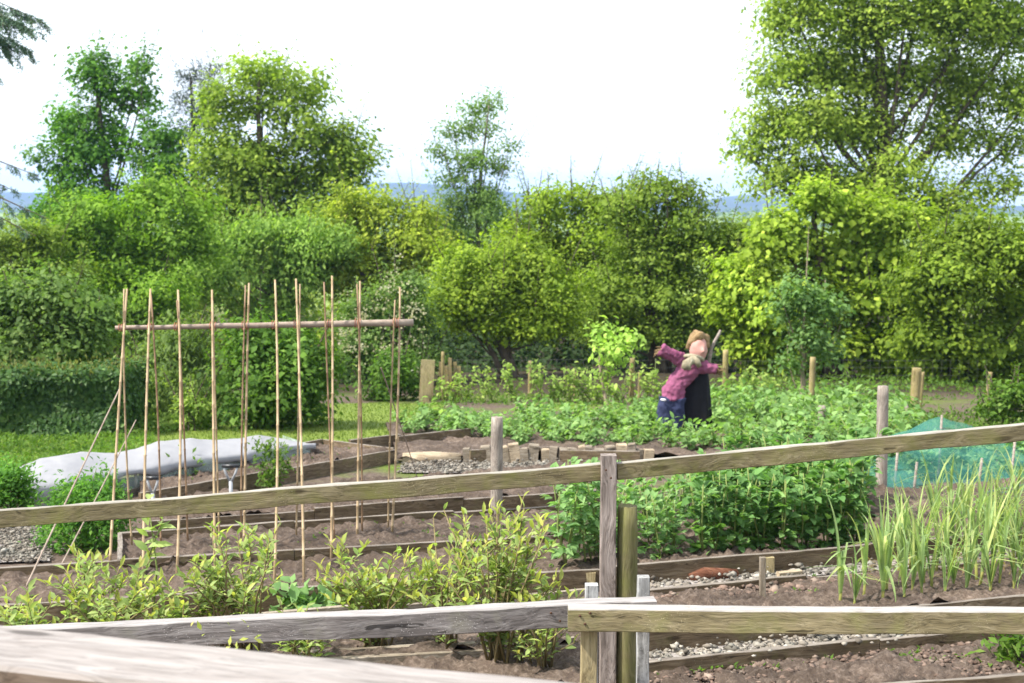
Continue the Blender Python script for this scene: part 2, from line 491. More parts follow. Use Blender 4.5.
M['far_leaf'] = LM('leaf_far', (0.060, 0.095, 0.015), (0.110, 0.150, 0.022), (0.19, 0.21, 0.04), nscale=0.05)
M['straw'] = LM('dry_straw', (0.20, 0.15, 0.07), (0.30, 0.23, 0.12), (0.38, 0.31, 0.18), boost=0)
# others
M['stone'] = LM('pale_gravel', (0.075, 0.066, 0.058), (0.19, 0.172, 0.155), (0.34, 0.32, 0.30), trans=0.0, rough=0.85, nscale=1.5, boost=0)
M['clod'] = LM('soil_clod', (0.075, 0.053, 0.044), (0.14, 0.10, 0.085), (0.23, 0.18, 0.155), trans=0.0, rough=0.95, nscale=3, boost=0)
s = NT('magenta_knit')
tcf = s.n('ShaderNodeTexCoord'); f1 = s.noise(tcf.outputs['Object'], 7, 4, .6); f2 = s.noise(s.mapping(tcf.outputs['Object'], (60, 60, 9)), 1.0, 2); f3 = s.noise(tcf.outputs['Object'], 2.2, 2)
cc = s.ramp(f1, [(.3, (.175, .05, .10)), (.7, (.235, .08, .145))])
cc = s.mix(s.ramp(f3, [(.45, 0.0), (.7, .3)]), cc, (.27, .11, .17))
p = s.principled(cc, .95, s.bump(f2, .6, .01), .05); s.l(p.outputs[0], s.out.inputs[0])
M['sweater'] = s.m
M['jeans'] = plainmat('blue_denim', (0.012, 0.015, 0.042), (0.036, 0.044, 0.10), 25, 0.9, 0.3)
M['black'] = plainmat('black_cloth', (0.006, 0.006, 0.008), (0.013, 0.012, 0.016), 12, 0.95, 0.2)
M['skin'] = plainmat('pink_sacking', (0.40, 0.205, 0.175), (0.45, 0.25, 0.215), 14, 0.85, 0.2)
M['wig'] = plainmat('ginger_wool', (0.13, 0.08, 0.035), (0.27, 0.19, 0.10), 30, 0.95, 0.6)
M['scarf'] = plainmat('cream_scarf', (0.16, 0.125, 0.075), (0.33, 0.30, 0.22), 18, 0.9, 0.4)
s = NT('white_fleece')
tcf = s.n('ShaderNodeTexCoord'); f1 = s.noise(tcf.outputs['Object'], 5, 5, .65); f2 = s.noise(s.mapping(tcf.outputs['Object'], (14, 3, 3)), 1.0, 3)
p = s.principled(s.ramp(f1, [(.3, (.31, .31, .335)), (.7, (.37, .37, .39))]), .9, s.bump(f2, .35, .02), .1)
t = s.n('ShaderNodeBsdfTranslucent'); t.inputs['Color'].default_value = (.38, .38, .40, 1)
mx = s.n('ShaderNodeMixShader'); mx.inputs[0].default_value = .35
s.l(p.outputs[0], mx.inputs[1]); s.l(t.outputs[0], mx.inputs[2]); s.l(mx.outputs[0], s.out.inputs[0])
M['fleece'] = s.m
M['metal'] = plainmat('grey_metal', (0.22, 0.23, 0.25), (0.32, 0.33, 0.35), 20, 0.45, 0.1, 0.5)
M['blackplastic'] = plainmat('black_plastic', (0.012, 0.012, 0.014), (0.02, 0.02, 0.022), 20, 0.4, 0.05, 0.5)
M['rust'] = plainmat('rusty_iron', (0.05, 0.025, 0.015), (0.10, 0.05, 0.03), 60)
M['wire'] = plainmat('wire', (0.05, 0.05, 0.045), (0.08, 0.08, 0.075), 20, 0.6)
M['cloth_edge'] = plainmat('pale_lining', (0.5, 0.48, 0.5), (0.6, 0.58, 0.6), 20)


def seethrough(name, col, alpha, rough=0.5, weave=None):
    s = NT(name)
    p = s.principled(col, rough, spec=0.3)
    t = s.n('ShaderNodeBsdfTransparent')
    mx = s.n('ShaderNodeMixShader')
    if weave:
        g = s.n('ShaderNodeNewGeometry'); nz = s.noise(g.outputs['Position'], weave, 3)
        s.l(s.ramp(nz, [(0.35, alpha * 0.55), (0.65, min(1, alpha * 1.35))]), mx.inputs[0])
    else:
        mx.inputs[0].default_value = alpha
    s.l(t.outputs[0], mx.inputs[1]); s.l(p.outputs[0], mx.inputs[2]); s.l(mx.outputs[0], s.out.inputs[0])
    return s.m


M['net'] = seethrough('teal_net', (0.05, 0.22, 0.19), 0.30, 0.7, weave=2.2)
M['polythene'] = seethrough('clear_polythene', (0.42, 0.50, 0.48), 0.42, 0.25, weave=3)

# ground with soil near and grass further away
s = NT('ground_mat')
g = s.n('ShaderNodeNewGeometry')
sep = s.n('ShaderNodeSeparateXYZ'); s.l(g.outputs['Position'], sep.inputs[0])
a = s.noise(g.outputs['Position'], 22, 5, 0.7)
b = s.noise(g.outputs['Position'], 0.55, 4, 0.6)
soilc = s.ramp(a, [(0.3, (0.045, 0.033, 0.026)), (0.55, (0.105, 0.078, 0.062)), (0.75, (0.19, 0.15, 0.12))])
grassc = s.ramp(a, [(0.3, (0.045, 0.075, 0.010)), (0.7, (0.13, 0.18, 0.03))])
gf = s.ramp(b, [(0.46, 0.0), (0.62, 1.0)])
m0 = s.n('ShaderNodeMapRange'); m0.inputs['From Min'].default_value = 14; m0.inputs['From Max'].default_value = 17
s.l(sep.outputs['Y'], m0.inputs[0])
mf = s.n('ShaderNodeMath', operation='MULTIPLY'); s.l(m0.outputs[0], mf.inputs[0]); s.l(gf, mf.inputs[1])
near = s.mix(mf.outputs[0], soilc, grassc)
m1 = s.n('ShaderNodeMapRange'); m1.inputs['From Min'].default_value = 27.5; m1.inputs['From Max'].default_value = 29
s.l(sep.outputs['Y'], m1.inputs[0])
near = s.mix(m1.outputs[0], near, s.ramp(a, [(0.3, (0.02, 0.016, 0.010)), (0.7, (0.06, 0.048, 0.028))]))  # past the back fence: dark litter colour with tree shade put into it
# far fields: patchwork
vo = s.n('ShaderNodeTexVoronoi'); mp = s.mapping(g.outputs['Position'], (1 / 170, 1 / 230, 0)); s.l(mp, vo.inputs['Vector']); vo.inputs['Scale'].default_value = 1
fld = s.ramp(s.n('ShaderNodeSeparateColor').outputs[0], [(0, (0.1, 0.15, 0.03)), (1, (0.2, 0.26, 0.06))])
sc_ = [n for n in s.t.nodes if n.bl_idname == 'ShaderNodeSeparateColor'][0]; s.l(vo.outputs['Color'], sc_.inputs[0])
mr = s.n('ShaderNodeMapRange'); mr.inputs['From Min'].default_value = 75; mr.inputs['From Max'].default_value = 130
s.l(sep.outputs['Y'], mr.inputs[0])
col = s.mix(mr.outputs[0], near, fld)
p = s.principled(col, 0.95, s.bump(a, 0.5, 0.03), 0.1); s.l(p.outputs[0], s.out.inputs[0])
M['ground'] = s.m
M['hill'] = plainmat('moor', (0.030, 0.045, 0.030), (0.06, 0.075, 0.04), 0.004, 0.95, 0.0)
M['lawn'] = plainmat('lawn_mat', (0.085, 0.125, 0.016), (0.14, 0.185, 0.028), 6, 0.95, 0.3)
M['path_dirt'] = plainmat('path_mat', (0.16, 0.14, 0.13), (0.34, 0.31, 0.29), 30, 0.95, 0.5)

# ------------------------------------------------------------------ setting: ground and hills


def far_z(x, y):
    z = 0.7 - 0.045 * min(y, 140)
    if y > 140:
        t = min(1, (y - 140) / 300.0)
        z += -8 * t * t * (3 - 2 * t)
    if y > 500:
        t = min(1, (y - 500) / 1500.0)
        # rises into fields on the far side of the valley
        z += (19 + 5 * noise.noise(Vector((x / 420, y / 500, 0)))) * t * t * (3 - 2 * t)
    return z


ys = np.concatenate([np.linspace(-8, 5.5, 28), np.geomspace(5.8, 2600, 110)])
V = []; nx = 90
for y in ys:
    half = 14 + 0.75 * max(0, y)
    for i in range(nx):
        x = -half + 2 * half * i / (nx - 1)
        z = gz(x, y) if y <= 5.5 else far_z(x, y)
        if y > 26:
            z += 0.06 * noise.noise(Vector((x * 0.6, y * 0.6, 0)))
        V.append((x, y, z))
nr = len(ys)
idx = np.arange(nr * nx).reshape(nr, nx)
Q = np.stack([idx[:-1, :-1], idx[:-1, 1:], idx[1:, 1:], idx[1:, :-1]], -1).reshape(-1, 4)
me = np_mesh('ground', np.array(V), [Q])
me.polygons.foreach_set('use_smooth', [True] * len(Q))
tag(link('ground', me, M['ground']), 'sloping garden ground running down into green fields', None, None, 'structure')

# hills: a broad ridge beyond the valley
xs = np.linspace(-3600, 3600, 140)
prof_px = [-900, -300, 0, 60, 300, 370, 410, 445, 480, 520, 560, 640, 700, 740, 800, 1000, 1400, 2200]
prof_py = [204, 200, 193, 194, 188, 184, 183, 185, 189, 194, 200, 205, 201, 195, 200, 206, 203, 207]
V = []; rows = [(2500, 0.0), (2900, 0.35), (3300, 0.7), (3700, 0.95), (4000, 1.0), (4500, 0.9), (5200, 0.0)]
for (y, k) in rows:
    for x in xs:
        px = 512 + F * x / 4000.0
        top = 3 + 4000 * (215 - np.interp(px, prof_px, prof_py)) / F
        z = -5 + (top + 5) * k + 5 * k * noise.noise(Vector((x / 300, y / 300, 3))) * (1 if k < 0.99 else 0.2)
        V.append((x * (0.75 + 0.25 * y / 4000), y, z if k > 0 else -12))
nn = len(xs); idx = np.arange(len(rows) * nn).reshape(len(rows), nn)
Q = np.stack([idx[:-1, :-1], idx[:-1, 1:], idx[1:, 1:], idx[1:, :-1]], -1).reshape(-1, 4)
me = np_mesh('hills', np.array(V), [Q]); me.polygons.foreach_set('use_smooth', [True] * len(Q))
tag(link('hills', me, M['hill']), 'blue hills on the horizon', None, None, 'structure')

# haze over everything
hb = MB()
x0, x1, y0, y1, z0, z1 = -4200, 4200, -40, 5600, -40, 150
hb.add([(x0, y0, z0), (x1, y0, z0), (x1, y1, z0), (x0, y1, z0), (x0, y0, z1), (x1, y0, z1), (x1, y1, z1), (x0, y1, z1)],
       [(0, 3, 2, 1), (4, 5, 6, 7), (0, 1, 5, 4), (1, 2, 6, 5), (2, 3, 7, 6), (3, 0, 4, 7)], False)
s = NT('haze_mat')
pv = s.n('ShaderNodeVolumePrincipled'); pv.inputs['Color'].default_value = (0.36, 0.56, 1.0, 1); pv.inputs['Density'].default_value = 0.00021
pv.inputs['Anisotropy'].default_value = 0.2
s.l(pv.outputs[0], s.out.inputs['Volume'])
tag(hb.build('haze', s.m), 'thin blue haze in the air', None, None, 'stuff')


# lawn: a sheet above the ground, plus grass blades
def sheet(name, poly, dz, mat, label, kind='structure', n=24):
    """poly: 4 ground points (x,y); bilinear grid lying on the ground"""
    a, b, c, d = [np.array(p[:2], float) for p in poly]
    V = []
    for j in range(n):
        for i in range(n):
            s_, t_ = i / (n - 1), j / (n - 1)
            p = (a * (1 - s_) + b * s_) * (1 - t_) + (d * (1 - s_) + c * s_) * t_
            V.append((p[0], p[1], gz(p[0], p[1]) + dz))
    idx = np.arange(n * n).reshape(n, n)
    Q = np.stack([idx[:-1, :-1], idx[:-1, 1:], idx[1:, 1:], idx[1:, :-1]], -1).reshape(-1, 4)
    return tag(link(name, np_mesh(name, np.array(V), [Q]), mat), label, None, None, kind)


def scatter_quad(poly, n):
    a, b, c, d = [np.array(p[:2], float) for p in poly]
    s_ = RNG.random((n, 1)); t_ = RNG.random((n, 1))
    p = (a * (1 - s_) + b * s_) * (1 - t_) + (d * (1 - s_) + c * s_) * t_
    z = np.array([gz(q[0], q[1]) for q in p])
    return np.column_stack([p, z])


lawn_poly = [GX(-120, 17.2), GX(425, 19.0), GX(445, 26.0), GX(-120, 26.0)]
sheet('lawn', lawn_poly, 0.012, M['lawn'], 'mown green lawn between the beds and the shrubs')
pts = scatter_quad(lawn_poly, 26000)
D = np.column_stack([RNG.normal(0, .35, len(pts)), RNG.normal(0, .35, len(pts)), np.ones(len(pts))])
gl = leaf_obj('grass', [leaf_geo(pts, D, rnd_unit(len(pts)), RNG.uniform(.03, .075, len(pts)), RNG.uniform(.006, .012, len(pts)), DIAMOND)], M['grass'], None)
tag(gl, 'short green grass of the lawn', None, None, 'stuff')


# ------------------------------------------------------------------ trees and shrubs
def make_tree(name, label, cat, base_px, d, lobes, mat, nleaf, leaf=0.13, per=26, clump=0.42, trunk_r=0.16, bark='bark',
              group=None, depth=0.85, stems=1, droop=0.0, sub=10, extra=None, flat=0.6, aspect=0.62, trunk_top=None, hollow=0.55, tpl=DIAMOND, upright=0.0, base_y=None, shoots=3):
    by = base_y or d
    bx = (base_px - 512) / F * by
    base = np.array([bx, by, gz(bx, by) - 0.05])
    root = empty(name, base, label, cat, group)
    Lb = []
    for lb in lobes:
        off = lb[4] if len(lb) > 4 else RNG.uniform(-0.5, 0.5) * lb[2] * d / F
        c = P(lb[0], lb[1], d + off)
        rx = lb[2] * d / F; rz = lb[3] * d / F
        Lb.append((c, np.array([rx, depth * max(rx, rz) , rz])))
    if leaf > 0.1: nleaf = int(nleaf * 1.8); per = int(per * 1.35); leaf = leaf * 0.80
    Main = Lb
    Lb = []; par = []; first = []
    for mi, (c, r) in enumerate(Main):
        Lb.append((c, r * .72)); par.append(mi); first.append(True)
        for _ in range(3 if max(r) > .5 else 1):
            q = rnd_unit(1)[0]; q[2] = q[2] * .8 + .1
            f_ = RNG.uniform(.34, .58); par.append(mi); first.append(False)
            Lb.append((c + q * r * RNG.uniform(.55, .8), r * f_ * np.array([RNG.uniform(.8, 1.25), 1, RNG.uniform(.75, 1.1)])))
    area = np.array([r[0] * r[2] for c, r in Lb])
    nclump = max(4, int(nleaf / per))
    wood = MB()
    ctop = max((c for c, r in Lb), key=lambda c: c[2])
    cen = np.mean([c for c, r in Lb], axis=0)
    ttop = ctop if trunk_top is None else P(trunk_top[0], trunk_top[1], d)
    # trunk
    spines = []
    for k in range(stems):
        if stems == 1:
            b0 = base; tp = ttop
        else:
            b0 = base + np.array([RNG.uniform(-.35, .35), RNG.uniform(-.3, .3), 0]) * (0.3 + 0.1 * stems)
            tp = Lb[k % len(Lb)][0]
        pts_ = []; rr = []
        n = 8
        for i in range(n + 1):
            t = i / n
            p = b0 * (1 - t) + tp * t
            p = p + np.array([RNG.normal(0, .06), RNG.normal(0, .06), 0]) * (t * (1.3 - t)) * (1 + 0.1 * np.linalg.norm(tp - b0))
            pts_.append(p); rr.append(trunk_r * (1 - 0.82 * t) / (1 if stems == 1 else 1.6) * (1.25 if i == 0 else 1))
        wood.tube(pts_, rr, 8)
        spines.append(pts_)
    allC = []; allOut = []; allR = []
    for kk, ((c, r), a_) in enumerate(zip(Lb, area)):
        n = max(3, int(nclump * a_ / area.sum()))
        # limb from the nearest spine
        main = Main[par[kk]][0]
        sp = min(spines, key=lambda q: np.linalg.norm(q[4] - c))
        t = min(7, max(1, int(8 * np.clip((c[2] - base[2]) / (sp[-1][2] - base[2] + 1e-6) * 0.62, 0.1, 0.9))))
        s0 = sp[t] if first[kk] else main
        mid = s0 * 0.5 + c * 0.5 + np.array([0, 0, -0.08 * np.linalg.norm(c - s0)])
        lr = trunk_r * (0.26 if first[kk] else .10)
        if np.linalg.norm(c - s0) > 0.3:
            wood.tube([s0, s0 * .75 + mid * .25 + RNG.normal(0, .05, 3), mid, c * .6 + mid * .4 + RNG.normal(0, .06, 3), c], [lr, lr * .8, lr * .6, lr * .45, lr * .3], 6, cap=False)
        dr = rnd_unit(n)
        dr[:, 2] = np.where(dr[:, 2] < -0.35, -dr[:, 2] * 0.6, dr[:, 2])
        dr = unit(dr)
        rad = 1 - hollow * RNG.random(n) ** 1.7
        sd = RNG.random() * 60
        lump = np.array([0.92 + 0.40 * noise.noise(Vector(q * 2.4) + Vector((sd, 0, 0))) for q in dr])
        stick = np.where(RNG.random(n) < .07, RNG.uniform(1.05, 1.25, n), 1.0)
        tips = c + dr * r * (rad * lump * stick)[:, None]
        allC.append(tips); allOut.append(dr); allR.append(clump * np.where(stick > 1, .6, 1) * RNG.uniform(0.5, 1.4, n))
        for q in tips[:max(2, sub // 3)]:
            m_ = c * .45 + q * .55 + RNG.normal(0, .08, 3) * np.linalg.norm(q - c)
            wood.tube([c, m_, q], [lr * .3, lr * .2, lr * .07], 4, cap=False)
    if shoots:
        for c, r in Main:
            for _ in range(shoots):
                q = rnd_unit(1)[0]; q[2] = abs(q[2]) * .8 + .25; q = q / np.linalg.norm(q)
                s0 = c + q * r * .8; s1 = c + q * r * .95 + (q * .6 + np.array([0, 0, .75])) * RNG.uniform(.35, 1.0) * d / 36
                wood.tube([s0, s1], [.016, .005], 4, cap=False)
                k = 5; tt = np.linspace(.1, 1, k)[:, None]
                allC.append(s0 * (1 - tt) + s1 * tt); allOut.append(np.tile(q, (k, 1))); allR.append(clump * np.linspace(.62, .26, k))
    if extra:
        for (px, py0, py1) in extra:   # thin upright shoots above the crown
            k = max(3, int((py0 - py1) / 7))
            off = RNG.uniform(-.5, .5)
            s0 = P(px, py0, d + off); s1 = P(px + RNG.uniform(-5, 5), py1, d + off)
            wood.tube([s0, (s0 + s1) / 2 + RNG.normal(0, .03, 3), s1], [.02, .014, .006], 4, cap=False)
            tt = np.linspace(0.05, 1, k)[:, None]
            allC.append(s0 * (1 - tt) + s1 * tt); allOut.append(np.tile([0, 0, 1.0], (k, 1))); allR.append(np.full(k, clump * 0.33))
    Cc = np.concatenate(allC); Oc = np.concatenate(allOut); Rc = np.concatenate(allR)
    cnt = np.maximum(4, (per * (Rc / clump) ** 1.4 * RNG.uniform(0.6, 1.4, len(Rc))).astype(int))
    if tpl is OVATE: cnt = np.maximum(3, cnt)
    ii = np.repeat(np.arange(len(Cc)), cnt)
    n = len(ii)
    offs = np.clip(RNG.normal(0, 0.44, (n, 3)), -.85, .85) * Rc[ii][:, None]
    offs[:, 2] *= flat
    offs += (Oc[ii] + np.array([0, 0, .35])) * (RNG.uniform(0, .8, n) * Rc[ii])[:, None]
    if droop: offs[:, 2] -= droop * np.abs(RNG.normal(0, 1, n)) * Rc[ii]
    pos = Cc[ii] + offs
    cr_ = rnd_unit(len(Cc))
    N = unit(np.array([0, 0, 0.5]) + 0.60 * Oc[ii] + 0.42 * cr_[ii] + 0.34 * rnd_unit(n))
    Dd = np.cross(N, rnd_unit(n)) + np.array([0, 0, -0.25 - droop + upright])
    Ls = leaf * np.clip(np.exp(RNG.normal(-.05, .30, n)), .5, 1.7) * np.clip((Rc / clump)[ii] * 1.25, .6, 1.0)
    wood.build('trunk', M[bark], root)
    leaf_obj('crown', [leaf_geo(pos, Dd, N, Ls, Ls * aspect, tpl)], M[mat], root)
    return root, pos


T = make_tree
T('broadleaf_tree', 'tall dark green tree with sky showing between its branches, at the far left', 'tree', 118, 47,
  [(100, 95, 18, 30), (78, 130, 30, 35), (132, 105, 22, 38), (58, 170, 24, 30), (105, 150, 38, 42), (152, 160, 30, 48), (85, 205, 44, 38), (140, 215, 48, 40), (165, 200, 25, 35), (62, 235, 34, 40), (115, 265, 60, 50), (95, 65, 9, 18), (144, 80, 9, 20)],
  'oak_dark', 19000, leaf=0.19, clump=0.5, trunk_r=0.22, sub=12, shoots=2)
T('pine_tree', 'dark grey green pine rising between the two tall left trees', 'tree', 198, 60,
  [(192, 82, 18, 16), (208, 95, 14, 14), (196, 112, 22, 18), (205, 132, 18, 16), (190, 140, 14, 14), (215, 75, 8, 8), (200, 180, 22, 25), (198, 240, 26, 40)],
  'pine', 7000, leaf=0.28, clump=0.5, trunk_r=0.2, aspect=0.16, upright=0.5, per=34, shoots=1)
T('ash_tree', 'olive green spreading tree right of the dark pine', 'tree', 268, 45,
  [(262, 85, 30, 26), (236, 115, 30, 34), (290, 110, 36, 34), (245, 160, 42, 38), (308, 150, 34, 30), (345, 150, 26, 22), (364, 168, 18, 16), (285, 190, 44, 40), (335, 190, 36, 30), (225, 200, 34, 44), (262, 235, 60, 44), (320, 230, 44, 34), (205, 105, 12, 20), (225, 260, 40, 40)],
  'ash', 23000, leaf=0.19, clump=0.55, trunk_r=0.24, sub=12, shoots=2)
T('maple_tree', 'bright green rounded tree in front of the tall dark one', 'tree', 120, 38,
  [(92, 222, 30, 26), (150, 208, 34, 28), (60, 250, 34, 30), (120, 255, 48, 40), (180, 245, 36, 38), (85, 295, 44, 36), (150, 300, 46, 40), (195, 215, 22, 26), (105, 330, 44, 34)],
  'maple', 17000, leaf=0.16, clump=0.45, trunk_r=0.18)
T('willow_tree', 'pale green tree with soft drooping foliage behind the bean frame', 'tree', 262, 41,
  [(262, 236, 30, 24), (215, 255, 30, 26), (300, 240, 30, 26), (240, 275, 44, 36), (300, 280, 40, 40), (205, 290, 26, 34), (270, 315, 44, 36), (330, 250, 26, 26)],
  'willow', 16000, leaf=0.17, clump=0.45, trunk_r=0.16, droop=0.35, aspect=0.42)
T('young_ash_tree', 'yellow green tree left of the birch', 'tree', 372, 42,
  [(345, 235, 28, 26), (380, 222, 28, 26), (410, 245, 28, 28), (360, 265, 36, 32), (395, 280, 32, 30), (428, 255, 26, 30), (335, 285, 26, 30), (360, 212, 18, 16), (418, 222, 16, 18)],
  'yellowgreen', 12000, leaf=0.16, clump=0.42, trunk_r=0.12)
T('birch_tree', 'slender birch standing alone against the sky', 'tree', 470, 52,
  [(472, 112, 16, 14), (492, 108, 14, 12), (455, 132, 17, 15), (485, 135, 20, 16), (508, 150, 13, 13), (445, 155, 14, 12), (472, 160, 22, 16), (498, 172, 17, 13), (455, 182, 20, 14), (482, 192, 22, 16), (470, 212, 34, 20), (440, 228, 30, 24), (505, 230, 32, 24), (472, 240, 40, 28), (455, 205, 20, 14), (490, 208, 20, 14)],
  'birch', 13500, leaf=0.13, clump=0.42, trunk_r=0.14, bark='bark_pale', droop=0.25, per=20, hollow=0.75, sub=9, shoots=1)
T('hazel_bush', 'rounded hazel bush with dark hollow underneath, below the birch', 'bush', 505, 33,
  [(470, 275, 34, 26), (520, 268, 36, 26), (448, 305, 24, 28), (500, 305, 44, 30), (548, 295, 30, 32), (470, 330, 36, 24), (530, 330, 40, 22), (556, 328, 26, 24)],
  'hazel_b', 15000, leaf=0.125, clump=0.36, trunk_r=0.13, stems=5)
T('hazel_tree', 'leafy tree with thin upright shoots right of the birch', 'tree', 570, 39,
  [(540, 215, 26, 24), (575, 212, 30, 24), (610, 215, 26, 24), (555, 250, 36, 30), (600, 250, 34, 32), (575, 285, 42, 34), (530, 255, 26, 34), (616, 290, 30, 34)],
  'hazel_b', 15000, leaf=0.14, clump=0.4, trunk_r=0.13, stems=4,
  extra=[(528, 205, 178), (537, 200, 170), (548, 205, 172), (556, 200, 175), (572, 200, 155), (574, 205, 168), (583, 200, 180), (603, 200, 178), (518, 225, 195), (612, 200, 182)])
T('hazel_thicket', 'broad olive green tree filling the gap behind the scarecrow', 'tree', 665, 35,
  [(655, 205, 34, 24), (625, 225, 26, 26), (690, 212, 26, 22), (640, 255, 40, 34), (690, 250, 38, 34), (722, 250, 22, 32), (620, 300, 36, 36), (675, 300, 42, 38), (720, 300, 24, 40), (600, 330, 34, 28), (650, 335, 40, 28), (700, 335, 34, 26), (735, 335, 20, 24)],
  'hazel_olive', 21000, leaf=0.13, clump=0.38, trunk_r=0.14, stems=6,
  extra=[(655, 190, 158), (650, 195, 168), (664, 195, 172), (676, 200, 176), (690, 200, 178), (636, 205, 182), (642, 200, 175)])
T('large_oak', 'large oak with dark forked trunk rising out of frame at right', 'tree', 878, 44,
  [(850, -40, 70, 60), (930, -50, 80, 60), (1000, -30, 60, 60), (795, 15, 36, 38), (845, 30, 48, 44), (905, 25, 52, 46), (965, 35, 52, 46), (1020, 30, 48, 50), (775, 28, 20, 22), (800, 80, 46, 42), (850, 90, 46, 44), (915, 85, 50, 46), (975, 95, 50, 42), (1030, 100, 40, 46),
   (772, 128, 36, 34), (752, 158, 20, 18), (815, 140, 46, 38), (870, 145, 46, 36), (945, 140, 46, 32), (1005, 150, 34, 28), (785, 180, 40, 32), (840, 190, 50, 32), (905, 190, 50, 30), (960, 205, 40, 18), (740, 150, 8, 8), (870, 215, 50, 22), (925, 222, 44, 18), (1000, 190, 30, 14)],
  'oak', 62000, leaf=0.18, clump=0.6, trunk_r=0.34, sub=9, per=24, trunk_top=(885, -80), hollow=0.8, flat=.8, shoots=1)
T('lime_bush', 'bright yellow green tall bush under the large oak', 'bush', 835, 33,
  [(825, 215, 34, 24), (870, 225, 38, 26), (905, 235, 26, 22), (775, 235, 24, 20), (785, 250, 34, 28), (745, 285, 28, 30), (825, 265, 42, 34), (885, 265, 34, 30), (770, 305, 38, 36), (825, 315, 42, 38), (880, 310, 38, 36), (735, 315, 20, 28), (790, 350, 40, 34), (850, 355, 40, 28), (895, 355, 24, 30), (760, 355, 30, 24), (780, 380, 34, 14), (880, 382, 30, 14)],
  'lime', 24000, leaf=0.17, clump=0.36, trunk_r=0.24, per=20, aspect=0.75)
T('elder_bush', 'dense mid green bush at the right edge', 'bush', 965, 31,
  [(940, 255, 36, 26), (985, 245, 38, 28), (1030, 265, 34, 34), (920, 295, 34, 32), (970, 295, 44, 34), (1020, 320, 40, 40), (925, 345, 32, 34), (975, 350, 42, 36), (1020, 375, 36, 30), (955, 385, 38, 24), (1000, 395, 34, 20)],
  'hazel', 20000, leaf=0.15, clump=0.36, trunk_r=0.13, stems=5)
T('plum_tree', 'small blue green fruit tree tied to a stake before the yellow green bush', 'tree', 804, 24.5,
  [(805, 300, 24, 24), (785, 320, 16, 18), (825, 318, 18, 20), (805, 345, 24, 20), (790, 370, 12, 14), (822, 360, 14, 18)],
  'smalltree', 3600, leaf=0.09, clump=0.26, trunk_r=0.06, bark='bark_young', per=16, shoots=1)
T('apple_tree', 'small pale green apple tree left of the scarecrow', 'tree', 610, 23.5,
  [(603, 335, 11, 14), (612, 355, 13, 12), (632, 346, 13, 10), (622, 362, 12, 9), (598, 350, 7, 9), (607, 385, 7, 12)],
  'apple', 700, leaf=0.10, clump=0.20, trunk_r=0.04, bark='bark_young', per=10, aspect=0.6, tpl=OVATE, shoots=0)
T('hawthorn_bush', 'hawthorn flecked with white blossom behind the right end of the bean frame', 'bush', 385, 31,
  [(395, 300, 28, 26), (360, 325, 28, 28), (410, 330, 26, 28), (380, 360, 36, 30), (350, 375, 24, 28), (420, 370, 22, 24), (400, 395, 30, 18)],
  'shrub_grey', 11000, leaf=0.11, clump=0.33, trunk_r=0.1, stems=4)
haw = [o for o in C.objects if o.name == 'hawthorn_bush'][0]
bl = []
for (px, py, r, n) in [(395, 285, 22, 60), (375, 310, 26, 70), (345, 335, 18, 55), (410, 315, 18, 40), (365, 350, 26, 50), (400, 350, 20, 30)]:
    for _ in range(n // 4):
        c = P(px + RNG.normal(0, r * .55), py + RNG.normal(0, r * .5), 30.2 + RNG.uniform(-.3, .3))
        bl.append(c + RNG.normal(0, .07, (6, 3)))
bl = np.concatenate(bl)
leaf_obj('blossom', [leaf_geo(bl, rnd_unit(len(bl)), np.array([0, -1, .6]) + .5 * rnd_unit(len(bl)), .055, .05, DIAMOND)], M['blossom'], haw)
T('laurel_bush', 'dark green rounded bush on the lawn behind the bean frame', 'bush', 272, 21.8,
  [(262, 350, 34, 28), (300, 360, 28, 28), (240, 380, 26, 28), (280, 395, 40, 32), (315, 395, 22, 28), (250, 412, 28, 20), (290, 418, 36, 16)],
  'shrub_dark', 11000, leaf=0.10, clump=0.28, trunk_r=0.06, stems=4)
T('arching_shrub', 'light green shrub with arching shoots left of the dark rounded bush', 'bush', 175, 22.8,
  [(185, 345, 26, 22), (155, 365, 24, 24), (200, 370, 24, 26), (175, 390, 34, 24), (145, 395, 18, 20), (210, 395, 18, 18)],
  'fern', 7500, leaf=0.13, clump=0.30, trunk_r=0.05, stems=4, droop=0.5, aspect=0.3)
T('viburnum_bush', 'grey green shrub standing above the clipped hedge', 'bush', 45, 23.6,
  [(20, 300, 30, 24), (60, 305, 32, 26), (95, 330, 22, 26), (35, 335, 36, 26), (75, 350, 34, 22), (0, 330, 24, 34), (-30, 310, 34, 36), (20, 362, 34, 14), (85, 366, 30, 14), (55, 364, 30, 12)],
  'shrub_grey', 11000, leaf=0.12, clump=0.3, trunk_r=0.08, stems=4)
T('elder_shrub', 'loose olive shrub at the left edge above the grey green one', 'bush', 22, 36,
  [(10, 262, 32, 22), (45, 255, 24, 20), (25, 240, 24, 14), (-20, 265, 30, 30), (30, 285, 34, 20), (70, 280, 24, 20)],
  'hazel_olive', 6000, leaf=0.14, clump=0.36, trunk_r=0.08, stems=3)
T('box_bush', 'small bright green bush at the right edge behind the netting', 'bush', 1012, 22,
  [(1008, 400, 20, 13), (1030, 398, 20, 15), (992, 413, 14, 9), (1015, 416, 24, 10)],
  'weeds', 2600, leaf=0.08, clump=0.17, trunk_r=0.03, stems=4)
T('currant_bush', 'low bush in the shade left of the leaning fence slab', 'bush', 400, 27,
  [(395, 378, 22, 16), (412, 392, 14, 12), (375, 396, 18, 14)], 'shrub_dark', 2600, leaf=0.09, clump=0.24, trunk_r=0.04, stems=3)
